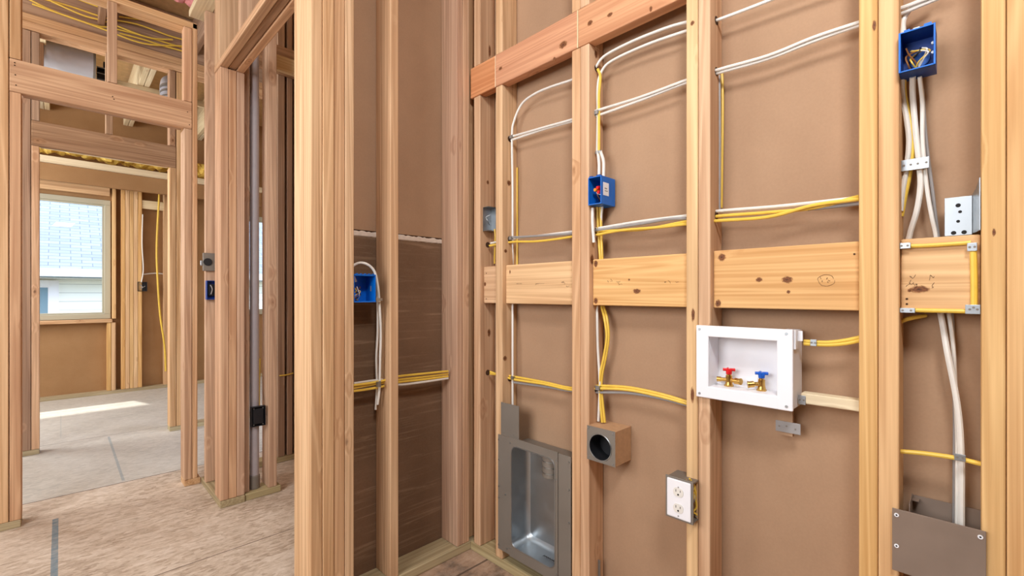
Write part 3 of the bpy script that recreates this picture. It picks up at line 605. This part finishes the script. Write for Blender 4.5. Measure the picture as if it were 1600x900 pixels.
rc([(1128, 112), (1129, 160), (1128, 250), (1127, 325)], M_YELLOW, 'yellow cable running down beside the double stud above the white valve box', X=1.380, r=.004)
rc([(1124, 118), (1124.5, 200), (1124, 330)], M_GREY, 'grey cable running down beside the double stud above the white valve box', X=1.366, r=.004)
rc([(808, 262), (808, 330), (808, 415)], M_YELLOW, 'yellow cable beside the stud left of the dryer bay', X=1.3835, r=.004)
G_L = 'lower run of cables through the right wall'
rc([(766, 584), (800, 588), (850, 597), (893, 606), (932, 603), (980, 605), (1030, 615), (1078, 629)], M_YELLOW, 'top yellow cable of the lower run', G_L)
rc([(766, 581), (800, 592), (850, 600), (893, 609), (932, 607), (980, 609), (1030, 619), (1078, 632)], M_YELLOW, 'middle yellow cable of the lower run', G_L, X=XC-.007)
rc([(800, 597), (850, 604), (893, 611), (932, 613), (980, 614), (1030, 622), (1078, 634)], M_GREY, 'grey cable of the lower run', G_L)
rc([(926, 325), (926, 350), (928, 379)], M_OFFWHITE, 'loose white cable end hanging under the small blue box', X=1.316, r=.0055)
rc([(933, 323), (934, 350), (936, 380), (938, 408), (939, 470, 1.366), (944, 495), (948, 525), (944, 555), (938, 585), (937, 610), (941, 660)], M_YELLOW, 'left yellow cable looping down from the small blue box to the brown box', 'cables looping down to the brown box', X=XC)
rc([(938, 323), (939, 350), (940, 380), (941, 408), (942, 470, 1.37), (948, 495), (951, 525), (947, 555), (941, 585), (940, 610), (945, 660)], M_YELLOW, 'right yellow cable looping down from the small blue box to the brown box', 'cables looping down to the brown box', X=XC+.006)
rc([(941, 323), (939, 350), (941, 400, 1.372)], M_OFFWHITE, 'white cable from the small blue box passing behind the blocking board', X=XC+.008)
rc([(933, 470, 1.366), (933, 490), (934, 540), (937, 600), (935, 658)], M_OFFWHITE, 'white cable beside the yellow loop above the brown box', X=XC)
G_V = 'yellow cables right of the white valve box'
rc([(1256, 533), (1290, 535), (1320, 532), (1348, 526)], M_YELLOW, 'upper yellow cable leaving the white valve box', G_V, X=1.335)
rc([(1256, 537), (1290, 539), (1320, 537), (1348, 531)], M_YELLOW, 'lower yellow cable leaving the white valve box', G_V, X=1.335)
# right bay
G_X = 'cables hanging under the large blue box'
rc([(1411, 54, 1.325), (1411, 34), (1420, 17), (1436, 4), (1460, -10)], M_OFFWHITE, 'white cable bending down into the top of the large blue box', X=1.35, r=.0055)
rc([(1409, 119, 1.325), (1410, 150), (1417, 190), (1420, 225), (1415, 270), (1410, 300), (1407, 330)], M_OFFWHITE, 'leftmost white cable under the large blue box', G_X, X=1.35, r=.0052)
rc([(1412, 119, 1.33), (1413, 150), (1423, 200), (1425, 235), (1421, 270), (1414, 305), (1408, 338)], M_YELLOW, 'yellow cable under the large blue box, cut end at the stud', G_X, X=1.356, r=.005)
rc([(1426, 120, 1.325), (1426, 150), (1431, 210), (1436, 255), (1438, 290), (1432, 330), (1421, 368, 1.366), (1420, 400, 1.372), (1462, 470, 1.372), (1470, 492, 1.366), (1480, 550), (1492, 610), (1499, 660), (1502, 720), (1502, 780), (1502, 835)], M_OFFWHITE, 'white cable from the large blue box passing behind the block to the floor box', G_X, X=1.352, r=.0056)
rc([(1437, 120, 1.325), (1441, 160), (1441, 210), (1444, 255), (1449, 300), (1456, 340), (1462, 368, 1.366), (1470, 430, 1.375), (1483, 492, 1.372), (1489, 540, 1.366), (1492, 600, 1.366), (1496, 680, 1.36), (1496, 740), (1495.5, 830)], M_OFFWHITE, 'rightmost white cable from the large blue box down to the floor box', G_X, X=1.356, r=.0040)
rc([(1441, 140), (1446, 210), (1451, 255), (1457, 300), (1465, 366, 1.372), (1478, 440, 1.378), (1487, 492, 1.377), (1490, 560, 1.377), (1492, 640, 1.374), (1492, 700), (1491, 830)], M_GREY, 'grey cable behind the white ones in the right bay', G_X, X=1.368, r=.0036)
rc([(1404, 705), (1440, 708), (1490, 715), (1534, 725)], M_YELLOW, 'single yellow cable crossing the right bay above the steel floor box', X=1.33, r=.0048)
rc([(1406, 503), (1420, 498), (1446, 493, 1.375)], M_YELLOW, 'short yellow cable under the short blocking board', X=1.35, r=.0045)
# yellow cable framing the short block
rc([(1405, 384), (1440, 384), (1490, 381), (1517, 379)], M_YELLOW, 'yellow cable along the top of the short blocking board', 'cables framing the short blocking board', X=BX0-.005, r=.0042)
rc([(1520, 386), (1521, 400), (1522, 440), (1522, 478)], M_YELLOW, 'cable down the right side of the short blocking board', 'cables framing the short blocking board', X=BX0-.005, r=.0055)
rc([(1405, 484), (1440, 485), (1490, 486), (1531, 487)], M_YELLOW, 'yellow cable along the bottom of the short blocking board', 'cables framing the short blocking board', X=BX0-.005, r=.0045)
def nail_plate(a, b_, X, label, thick=.0012, rot=None, name='nail_plate', holes=((.25, .5), (.75, .5)), mat=M_METAL):
    p, q = onX(*a, X), onX(*b_, X); w0, h0 = p.y-q.y, p.z-q.z
    e_ = empty(name, (X, p.y, q.z), RW, label=label, cat='bracket')
    bm = bmesh.new(); box(bm, 0, w0, -thick, thick, 0, h0, .0006); link('plate', bm, mat, e_)
    for u, v in holes:
        bm = bmesh.new(); cyl(bm, (w0*u, -thick, h0*v), (w0*u, -thick-.001, h0*v), .0022, seg=12); link('nail_head', bm, M_METALD, e_)
    return e_
nail_plate((1404, 380), (1423, 388), BX0-.010, 'small plate over the cable at the top left of the short blocking board')
nail_plate((1511, 380), (1527, 392), BX0-.011, 'plate at the top right corner of the short blocking board')
nail_plate((1404, 481), (1430, 489), BX0-.0105, 'plate at the bottom left of the short blocking board')
nail_plate((1508, 476), (1532, 491), BX0-.0115, 'plate at the bottom right corner of the short blocking board', holes=((.3, .5), (.55, .7), (.8, .5)))
nail_plate((1408, 251), (1452, 262), 1.340, 'steel strap across the cables in the right bay', holes=((.1, .5), (.35, .5), (.6, .5), (.9, .5)), name='cable_strap')
nail_plate((1491, 708), (1509, 722), 1.324, 'steel strap where yellow and white cables cross in the right bay', name='cable_strap')
nail_plate((1212, 656), (1251, 680), 1.352, 'steel plate with three screws under the white valve box', holes=((.15, .5), (.45, .6), (.8, .45)), mat=M_GREY)
nail_plate((1266, 530), (1276, 541), 1.328, 'steel clip round the yellow cables right of the valve box', name='cable_strap')
# staples
def staple(p, label, w=.018, h=.006, rot=0):
    bm = bmesh.new(); t = .0016
    box(bm, -w/2, w/2, -.007, -.007+t, -h/2, h/2, .0005); box(bm, -w/2, -w/2+t, -.007, .004, -h/2, h/2); box(bm, w/2-t, w/2, -.007, .004, -h/2, h/2)
    return tag(link('cable_staple', bm, M_METAL, None, p, rot), label, 'staple', 'cable staples on the studs')
staple(onX(800, 214, XC-.005), 'staple on the upper cables at the stud above the dryer box', rot=RW, h=.012)
staple(onX(799, 372, XC-.005), 'staple on the middle cables at the stud above the dryer box', rot=RW, h=.014)
staple(onX(802, 590, XC-.006), 'staple on the lower cables just above the dryer box', rot=RW, h=.014)
staple(onX(936, 238, XC-.004), 'staple above the small blue box', w=.022, h=.010, rot=RW)
staple(onX(933, 176, XC-.005), 'staple where the upper run meets the double stud', rot=RW, h=.014)
staple(onX(935, 606, XC-.008), 'staple where the lower run meets the double stud', rot=RW, h=.016)
# bored holes on stud sides facing the camera
def bz(st, yy, pys, pxx): bores(st, yy, [onX(pxx, py, XC).z for py in pys])
bz(s1, 1.371, (216, 373, 592), 799); bz(s2b, .934, (107, 177, 361, 607), 931); bz(s3b, .5195, (31, 111, 336), 1121); bz(s0, 1.511, (382, 583), 766)

# ================================================================== BOXES ON THE RIGHT WALL
def wires_in(parent, w, h, d, n, seed, mats=(M_COPPER, M_YELLOW, M_OFFWHITE, M_BLACK), r=.0016):
    q = random.Random(seed)
    for i in range(n):
        bm = bmesh.new(); x = w*(.2+.6*q.random()); pts = [(x, d*.7, .006)]
        for k in range(1, 4): pts.append((w*(.15+.7*q.random()), d*(.25+.5*q.random()), h*(.1+.17*k+.08*q.random())))
        tube(bm, pts, r, seg=6); link('wire', bm, mats[i % len(mats)], parent, smooth=True)
# large blue box
p = onX(1402, 115.3, 1.285)
B = empty('switch_box', (1.285, .1112, 1.6145), RW, label='large open blue box high in the right bay, wires curled inside', cat='electrical box')
bm = bmesh.new(); shell(bm, .0575, .086, .062, .0028); link('box_body', bm, M_BLUED, B)
bm = bmesh.new()
for a in ((-.0006, .003, 0, .086), (.0551, .0581, 0, .086)): box(bm, a[0], a[1], -.0015, .003, a[2], a[3], .0006)
box(bm, .003, .0551, -.0012, .003, .0, .0028, .0005); box(bm, .003, .0551, -.0012, .003, .0832, .086, .0005)
box(bm, .008, .018, -.001, .004, .086, .089); box(bm, .040, .052, -.001, .004, .086, .090)
link('rim', bm, M_BLUE, B)
bm = bmesh.new(); cyl(bm, (.030, .0585, .040), (.030, .056, .040), .017, seg=24); link('knockout', bm, M_BLUE, B)
bm = bmesh.new(); box(bm, .022, .034, -.001, .012, .084, .0885, .001); link('screw_boss', bm, M_METAL, B)
wires_in(B, .0575, .086, .062, 7, 4)
for k, z in enumerate((.030, .050)):
    bm = bmesh.new(); cyl(bm, (.0535, .01, z), (.0535, .016, z), .003, seg=10); link('screw', bm, M_METAL, B)
# small blue box with wire nuts
B = empty('switch_box', (1.295, .9335, 1.4455), RW, label='small blue box with red wire nuts and a white sticker', cat='electrical box')
bm = bmesh.new(); shell(bm, .053, .095, .085, .0028); link('box_body', bm, M_BLUE, B)
bm = bmesh.new(); box(bm, .0531, .0538, .012, .045, .030, .074); link('sticker', bm, M_WHITE, B)
bm = bmesh.new(); box(bm, .054, .0542, .02, .034, .052, .056); box(bm, .054, .0542, .02, .038, .044, .047); link('sticker_print', bm, M_GREY, B)
for k, (x, z, mt) in enumerate(((.026, .056, M_ORANGE), (.036, .062, M_RED), (.040, .046, M_RED))):
    bm = bmesh.new(); cyl(bm, (x, .045, z), (x-.006, .010, z-.004), .010, .0055, seg=14); link('wire_nut', bm, mt, B)
wires_in(B, .053, .095, .085, 4, 9)
bm = bmesh.new(); box(bm, .004, .016, .0, .01, .095, .099); box(bm, .034, .048, .0, .01, .095, .099); link('cable_clamp', bm, M_BLUED, B)
# blue box on the foreground post
B = empty('switch_box', (.7562, YB+.002, 1.110), 0, label='open blue box between the thick foreground post and the single stud', cat='electrical box')
bm = bmesh.new(); shell(bm, .086, .100, .075, .0028); link('box_body', bm, M_BLUE, B)
bm = bmesh.new(); box(bm, -.0003, .086, -.002, .003, -.001, .003); box(bm, -.0003, .086, -.002, .003, .097, .102)
for k in range(5): box(bm, .008+k*.016, .015+k*.016, -.002, .004, .100, .105)
link('rim', bm, M_BLUE, B)
wires_in(B, .05, .085, .06, 6, 21)
bm = bmesh.new(); box(bm, .0825, .0833, .03, .036, .040, .060); link('moulded_mark', bm, M_GREY, B)
def bc(pts, mat, label, group=None, Y=1.625, **kw): return cable([onY(p[0], p[1], p[2] if len(p) > 2 else Y) for p in pts], mat, label, group, **kw)
bc([(556, 440, 1.62), (549, 420, 1.61), (560, 411, 1.60), (574, 413, 1.59), (585, 424, 1.59), (590, 445, 1.59), (593, 475, 1.60), (595, 520, 1.61), (594, 560, 1.61), (593, 606, 1.615), (590, 632, 1.62)], M_OFFWHITE, 'white cable arching over the left blue box and down the single stud', r=.0048)
bc([(588, 440, 1.62), (590, 475, 1.63), (590, 520, 1.635), (588, 560, 1.635), (589, 604, 1.64), (587, 640, 1.64)], M_OFFWHITE, 'second white cable down the single stud, left of the arching one', r=.0045)
G_Y = 'cables crossing the back wall bays'
bc([(545, 607), (553, 606), (575, 602), (597, 598), (612, 596), (623, 593), (660, 589), (700, 584)], M_YELLOW, 'middle yellow cable crossing the back wall', G_Y)
bc([(545, 612), (553, 611), (575, 608), (597, 604), (612, 600), (623, 597), (660, 593), (700, 588)], M_YELLOW, 'bottom yellow cable crossing the back wall', G_Y)
bc([(545, 604), (553, 602), (575, 599), (597, 595), (612, 592), (623, 588), (660, 584), (700, 580)], M_YELLOW, 'top yellow cable crossing the back wall', G_Y, Y=1.617)
bc([(553, 599, 1.635), (590, 594, 1.635), (612, 595, 1.635), (623, 601, 1.63), (660, 597), (700, 591)], M_OFFWHITE, 'white cable crossing the back wall with the yellow ones', G_Y)
staple(onY(591, 468, 1.585), 'dark staple beside the left blue box', w=.028, h=.010)
staple(onY(591, 600, 1.60), 'staple where the yellow cables meet the single stud', w=.016, h=.022)

# white valve box
WL, WT, WB, WR = .5536, 1.0507, .8473, .3119; ww, wh = WL-WR, WT-WB
V = empty('valve_box', (1.290, WL, WB), RW, label='white recessed washing machine valve box with red and blue taps', cat='valve box')
li, ri, ti, bi = onX(1107.8, 526, 1.29), onX(1214.4, 533, 1.29), onX(1107.8, 526, 1.29).z-WB, onX(1214.4, 618.8, 1.29).z-WB
lx, rx = WL-li.y, WL-ri.y
bm = bmesh.new()
box(bm, 0, lx, -.004, .004, 0, wh, .0025); box(bm, rx, ww, -.004, .004, 0, wh, .0025); box(bm, lx-.003, rx+.003, -.004, .004, ti, wh, .0025); box(bm, lx-.003, rx+.003, -.004, .004, 0, bi, .0025)
link('face_frame', bm, M_WHITE, V)
bm = bmesh.new(); dp = .088; x0 = .045
box(bm, lx-.003, lx, .004, dp-.02, bi-.004, ti+.004); box(bm, rx, rx+.003, .004, dp-.02, bi-.004, ti+.004)
box(bm, lx-.003, rx+.003, dp-.02, dp-.016, bi-.004, ti+.004); box(bm, lx, rx, .004, dp-.02, bi-.004, bi); box(bm, lx, rx, .004, dp-.02, ti, ti+.004)
link('recess', bm, M_WHITE, V)
bm = bmesh.new(); box(bm, .040, .0402, .0101, .0102, .01, .011)
box(bm, ww-.005, ww-.0015, .004, dp, .004, wh-.004, .001); box(bm, rx+.003, ww-.005, dp-.004, dp, .004, wh-.004, .001); box(bm, rx+.003, ww-.005, .004, dp-.004, .004, .008); box(bm, rx+.003, ww-.005, .004, dp-.004, wh-.008, wh-.004)
link('side_housing', bm, M_WHITE, V)
bm = bmesh.new(); box(bm, ww-.0015, ww+.004, .006, .030, wh-.050, wh-.002, .0015); box(bm, ww-.0015, ww+.014, .026, .030, wh-.030, wh-.004, .001); link('mounting_ear', bm, M_WHITE, V)
for k, (x, z) in enumerate(((.010, .011), (.010, wh-.011), (ww-.014, .011), (ww-.014, wh-.011))):
    bm = bmesh.new(); cyl(bm, (x, -.004, z), (x, -.0055, z), .0034, seg=14); link('screw', bm, M_METAL, V)
def valve(cx, cz, handle, flip, far):
    """brass body on the recess floor, tap handle on top, side outlets"""
    e_ = D.objects.new('tap', None); COL.objects.link(e_); e_.parent = V; e_.location = (cx, .042, cz)
    bm = bmesh.new(); cyl(bm, (0, 0, 0), (0, 0, .004), .0125, seg=6); cyl(bm, (0, 0, .004), (0, 0, .012), .0105, .009, seg=20); cyl(bm, (0, 0, .012), (0, 0, .030), .0085, seg=20); cyl(bm, (0, 0, .030), (0, 0, .036), .0065, seg=20)
    if far:
        cyl(bm, (0, 0, .018), (-.022, -.006, .018), .0052, seg=16); cyl(bm, (-.020, -.0055, .018), (-.030, -.008, .018), .0072, seg=16)
        cyl(bm, (0, 0, .018), (.020, -.004, .018), .0055, seg=16); cyl(bm, (.018, -.004, .018), (.032, -.007, .018), .0085, seg=16); cyl(bm, (.032, -.007, .018), (.034, -.0075, .018), .0095, seg=16)
    else:
        cyl(bm, (0, 0, .018), (-.018, -.012, .017), .0055, seg=16); cyl(bm, (-.016, -.011, .017), (-.027, -.018, .015), .0085, seg=16); cyl(bm, (-.027, -.018, .015), (-.029, -.019, .0148), .0095, seg=16)
    link('brass_body', bm, M_BRASS, e_, smooth=True)
    bm = bmesh.new(); cyl(bm, (0, 0, .034), (0, 0, .043), .0075, .0085, seg=18); cyl(bm, (0, 0, .042), (0, 0, .049), .0075, seg=18)
    for a in range(4):
        a = a*math.pi/2+.5; cyl(bm, (0, 0, .0465), (.0155*math.cos(a), .0155*math.sin(a), .0465), .0042, seg=12)
    link('tap_handle', bm, handle, e_, smooth=True)
pr = onX(1139, 607, 1.332); pb = onX(1190, 611, 1.332)
valve(WL-pr.y, max(pr.z-WB, bi), M_RED, 1, True); valve(WL-pb.y, max(pb.z-WB, bi), M_VBLUE, 0, False)
lumber('support_cleat', (1.332, 1.366), (.184, WR-.006), (.862, .889), W_PALE, 'thin pale cleat between the valve box and the double stud', 'board')
nail_plate((1247, 617), (1259, 633), 1.3315, 'small clip where the pale cleat meets the valve box', name='metal_clip')
bp_ = onX(1214, 680, 1.352); bm = bmesh.new(); box(bm, 0, .036, 0, .012, 0, .087); tag(link('backing_piece', bm, M_SHEATH, None, (1.3535, bp_.y, bp_.z+.003), RW), 'brown backing piece behind the plate under the valve box', 'board')
bm = bmesh.new(); box(bm, 0, .022, 0, .004, 0, .003); box(bm, .019, .022, 0, .004, 0, .03); tag(link('wire_support', bm, M_GREY, None, (1.34, .516, .835), RW), 'small bent metal support under the left of the valve box', 'bracket')

# brown vent box
yl, zb = .9335, .572
B = empty('vent_box', (1.290, yl, zb), RW, label='brown cube box with a round black opening and steel face', cat='vent box')
W_, H_ = .1125, .1165
bm = bmesh.new(); shell(bm, W_-.001, H_-.002, .098, .006); link('box_body', bm, M_CARD, B)
bm = bmesh.new(); rin, nseg = .044, 40; cx_, cz_ = .054, .052
out = []; inn = []; inb = []
def sq(a):
    c_, s_ = math.cos(a), math.sin(a); k_ = min(((W_-cx_) if c_ > 0 else cx_)/max(abs(c_), 1e-6), ((H_-cz_) if s_ > 0 else cz_)/max(abs(s_), 1e-6)); return cx_+c_*k_, cz_+s_*k_
angs = sorted([2*math.pi*i/nseg for i in range(nseg)]+[math.atan2(sz*((H_-cz_) if sz > 0 else cz_), sx*((W_-cx_) if sx > 0 else cx_)) % (2*math.pi) for sx in (1, -1) for sz in (1, -1)])
for a in angs:
    x, z = sq(a); out.append(bm.verts.new((x, -.002, z))); inn.append(bm.verts.new((cx_+rin*math.cos(a), -.002, cz_+rin*math.sin(a))))
for i in range(len(angs)):
    j = (i+1) % len(angs); bm.faces.new((out[i], out[j], inn[j], inn[i]))
link('face_plate', bm, M_METALD, B)
bm = bmesh.new(); cyl(bm, (cx_, -.004, cz_), (cx_, .06, cz_), rin-.001, seg=40, caps=False); bmesh.ops.create_circle(bm, cap_ends=True, radius=rin-.001, segments=40, matrix=Matrix.Translation((cx_, .058, cz_)) @ Matrix.Rotation(math.pi/2, 4, 'X'))
link('round_opening', bm, M_BLACK, B, smooth=True)
bm = bmesh.new()
for i in range(40):
    pass
t_ = [(cx_+rin*math.cos(a*math.pi/18), -.003, cz_+rin*math.sin(a*math.pi/18)) for a in range(37)]
tube(bm, t_, .0018, seg=6, sub=1); link('opening_ring', bm, M_METAL, B, smooth=True)
for x, z in ((.006, .008), (.006, H_-.008), (W_-.008, .008), (W_-.008, H_-.008)):
    bm = bmesh.new(); cyl(bm, (x, -.002, z), (x, -.0035, z), .0024, seg=10); link('screw', bm, M_METAL, B)

# outlet
B = empty('power_outlet', (1.2615, .6333, .489), RW, label='white double power outlet in a metal box low on the right wall', cat='outlet')
bm = bmesh.new(); box(bm, 0, .0823, 0, .004, 0, .121, .001); link('metal_ring', bm, M_METALD, B)
bm = bmesh.new(); box(bm, .006, .0765, -.004, .0, .006, .116, .0025); link('cover_plate', bm, M_WHITE, B)
bm = bmesh.new(); box(bm, .001, .044, .004, .075, .008, .115, .001); link('metal_box', bm, M_METALD, B)
bm = bmesh.new(); box(bm, .046, .081, .004, .0375, .002, .006); box(bm, .046, .081, .004, .0375, .113, .117); box(bm, .046, .05, .004, .0375, .006, .113); link('side_bracket', bm, M_METALD, B)
for k, z in enumerate((.036, .082)):
    bm = bmesh.new(); cyl(bm, (.041, -.004, z), (.041, -.0058, z), .0150, seg=28)
    for v in bm.verts: v.co.z = max(min(v.co.z, z+.0125), z-.0125)
    r_ = link('receptacle', bm, M_OFFWHITE, B)
    bm = bmesh.new(); box(bm, .0335, .0352, -.0062, -.005, z+.0005, z+.0075); box(bm, .0465, .0482, -.0062, -.005, z+.001, z+.0070); cyl(bm, (.041, -.005, z-.0065), (.041, -.0062, z-.0065), .0027, seg=14); link('socket_slots', bm, M_CHALKY, r_)
for z in (.018, .059, .100)[0:3:2]:
    bm = bmesh.new(); cyl(bm, (.041, -.004, z-.004), (.041, -.0052, z-.004), .0022, seg=12); link('screw', bm, M_GREY, B)
q = random.Random(2)
for i in range(9):
    bm = bmesh.new(); pts = [(.052+q.random()*.028, .010+.022*q.random(), .012+.02*i/9*5*.2+k*.022+q.random()*.008) for k in range(5)]; tube(bm, pts, .0026, seg=6); link('wire', bm, M_YELLOW if i % 3 else M_GREY, B, smooth=True)

# small steel box in the corner bay
B = empty('steel_box', (1.315, 1.509, 1.415), RW, label='small galvanised box on the corner stud above the middle cables', cat='electrical box')
bm = bmesh.new(); box(bm, 0, .0015, 0, .05, 0, .105); box(bm, .0015, .036, 0, .05, .1035, .105); box(bm, .0015, .036, 0, .05, 0, .0015); box(bm, .0015, .036, .0485, .05, .0015, .1035); link('box_body', bm, M_METAL, B)
bm = bmesh.new(); tube(bm, [(.01, .03, .03), (.02, .01, .045), (.012, .008, .06), (.024, .02, .07)], .0022, seg=6); link('wire', bm, M_METAL, B, smooth=True)
cable([onX(773, 358, 1.345), onX(774, 372, 1.345), onX(773, 400, 1.36), onX(773, 412, 1.365)], M_YELLOW, 'yellow cable dropping from the small galvanised box in the corner bay', r=.004)
# angle bracket
B = empty('angle_bracket', (1.358, .042, 1.2635), RW, label='galvanised angle bracket above the short blocking board', cat='bracket')
bm = bmesh.new(); box(bm, 0, .042, -.001, .001, 0, .082, .0006); link('plate', bm, M_METAL, B)
bm = bmesh.new()
pf = [(.042, .001), (.0475, -.020), (.052, -.056), (.0535, -.056), (.0495, -.020), (.0445, .0025)]
lo = [bm.verts.new((x, y, .003)) for x, y in pf]; hi = [bm.verts.new((x, y, .084+(-y)*.42)) for x, y in pf]
for i in range(6): j = (i+1) % 6; bm.faces.new((lo[i], lo[j], hi[j], hi[i]))
bm.faces.new(lo[::-1]); bm.faces.new(hi); link('flange', bm, M_METAL, B)
for x, z, r_ in ((.021, .064, .0042), (.024, .050, .003), (.021, .030, .003), (.014, .006, .0042), (.030, .006, .0042)):
    bm = bmesh.new(); cyl(bm, (x, -.001, z), (x, -.0016, z), r_, seg=14); link('hole', bm, M_CHALKY, B)

# steel floor box, right bay
A_, C_ = onX(1394, 793, 1.292), onX(1541, 832, 1.292)
zt = A_.z; zbm = .528; wd = A_.y-C_.y
B = empty('steel_cover_box', (1.292, A_.y, zt-.135), RW, label='wide steel cover box low in the right bay, fixed with screws', cat='electrical box')
bm = bmesh.new(); box(bm, 0, wd, -.001, .001, 0, .135, .0006); link('cover_plate', bm, M_METALF, B)
bm = bmesh.new(); hh = .150
box(bm, .027, .0285, .012, .080, 0, hh); box(bm, .138, .1395, .012, .080, 0, hh-.004); box(bm, .0285, .138, .0785, .080, 0, hh-.002); box(bm, .0285, .138, .012, .0785, 0, .002); box(bm, .0285, .040, .060, .0785, hh-.010, hh-.008)
link('box_body', bm, M_METALF, B)
for x, z in ((.0075, .122), (.0075, .055), (wd-.008, .122), (wd-.008, .020)):
    bm = bmesh.new(); cyl(bm, (x, -.001, z), (x, -.0028, z), .0040, seg=16); s_ = link('screw', bm, M_WHITE, B)
    bm = bmesh.new(); cyl(bm, (x, -.0028, z), (x, -.0031, z), .0018, seg=8); link('screw_slot', bm, M_CHALKY, s_)

# ------------------------------------------------------------------ recessed dryer vent box
DY0, DY1 = 1.391, 1.0095      # left, right as seen
dz0, dz1 = .080, .556
B = empty('dryer_vent_box', (1.2965, DY0, dz0), RW, label='recessed galvanised dryer vent box at floor level', cat='vent box')
W_, H_ = DY0-DY1, dz1-dz0
ox0, ox1 = DY0-onX(800, 700, 1.2965).y, DY0-onX(868, 700, 1.2965).y
oz0, oz1 = .042, H_-.028
def rrect(x0, x1, z0, z1, r, n=6):
    P = []
    for cx, cz, a0 in ((x1-r, z0+r, -90), (x1-r, z1-r, 0), (x0+r, z1-r, 90), (x0+r, z0+r, 180)):
        for k in range(n+1): a = math.radians(a0+90*k/n); P.append((cx+r*math.cos(a), cz+r*math.sin(a)))
    return P
# side panels and middle flange with a rounded opening
bm = bmesh.new(); box(bm, 0, ox0-.010, -.001, .001, 0, H_, .0006); link('left_panel', bm, M_METALD, B)
bm = bmesh.new(); box(bm, ox1+.014, W_, -.001, .001, 0, H_, .0006); link('right_panel', bm, M_METALD, B)
bm = bmesh.new(); IN = rrect(ox0, ox1, oz0, oz1, .03); OUT = rrect(ox0-.012, ox1+.013, -.002, H_+.004, .0015)
vi = [bm.verts.new((x, -.0035, z)) for x, z in IN]; vo_ = [bm.verts.new((x, -.0035, z)) for x, z in OUT]; vb = [bm.verts.new((x, .0008, z)) for x, z in OUT]
for i in range(len(IN)):
    j = (i+1) % len(IN); bm.faces.new((vo_[i], vo_[j], vi[j], vi[i])); bm.faces.new((vb[i], vb[j], vo_[j], vo_[i]))
link('front_flange', bm, M_METALD, B)
bm = bmesh.new(); prev = vi2 = [bm.verts.new((x, -.0035, z)) for x, z in IN]
for d_, sh, r_ in ((.006, 0, .03), (.066, .003, .03), (.080, .008, .028), (.088, .020, .020)):
    cur = [bm.verts.new((x, d_, z)) for x, z in rrect(ox0+sh, ox1-sh, oz0+sh, oz1-sh, r_)]
    for i in range(len(cur)): j = (i+1) % len(cur); bm.faces.new((prev[i], prev[j], cur[j], cur[i]))
    prev = cur
bm.faces.new(prev[::-1]); link('recess', bm, M_METAL, B, smooth=True)
bm = bmesh.new(); tube(bm, [(x, -.004, z) for x, z in IN]+[(IN[0][0], -.004, IN[0][1])], .002, seg=6, sub=1); link('opening_bead', bm, M_METAL, B, smooth=True)
bm = bmesh.new(); cyl(bm, (ox1-.055, .042, oz1-.085), (ox1-.055, .042, oz1), .036, seg=36); 
link('duct_collar', bm, M_METALD, B, smooth=True)
for k in range(3):
    bm = bmesh.new(); cyl(bm, (ox1-.055, .042, oz1-.070+k*.022), (ox1-.055, .042, oz1-.067+k*.022), .0372, seg=36); link('collar_ridge', bm, M_METAL, B, smooth=True)
for x, z in ((.006, H_-.02), (.006, H_*.78), (.006, H_*.55), (.006, H_*.45), (.006, .02), (.055, .02), (ox0-.006, .03), (ox0-.006, H_-.02), (ox1+.006, .03), (ox1+.006, H_-.03), (ox1+.006, H_-.10), (W_-.008, H_-.02), (W_-.008, H_*.75), (W_-.008, H_*.5), (.045, H_*.5)):
    bm = bmesh.new(); cyl(bm, (x, -.001, z), (x, -.005, z), .0026, seg=10); link('screw', bm, M_METAL, B)
# inked stamp on the recess floor
bm = bmesh.new()
for k in range(7):
    x = ox1-.085+k*.009; tube(bm, [(x, .026+.002*(k % 2), oz0+.0065), (x+.004, .034, oz0+.0065), (x+.007, .028, oz0+.0065)], .0011, seg=5)
link('ink_stamp', bm, M_CHALKY, B)
# top flashing (light strip along the upper edge)
bm = bmesh.new(); box(bm, ox0+.01, W_-.004, .002, .085, H_-.018, H_-.016); link('top_panel', bm, M_METALD, B)
nail = nail_plate((783, 628), (811, 688), 1.2975, 'steel plate on the stud at the top left of the dryer vent box', holes=((.1, .08), (.1, .9), (.7, .1), (.85, .2)), mat=M_METALD)
nail_plate((918, 866), (938, 905), 1.355, 'steel plate low on the double stud right of the dryer vent box', holes=((.3, .85), (.7, .7)), mat=M_METALD)
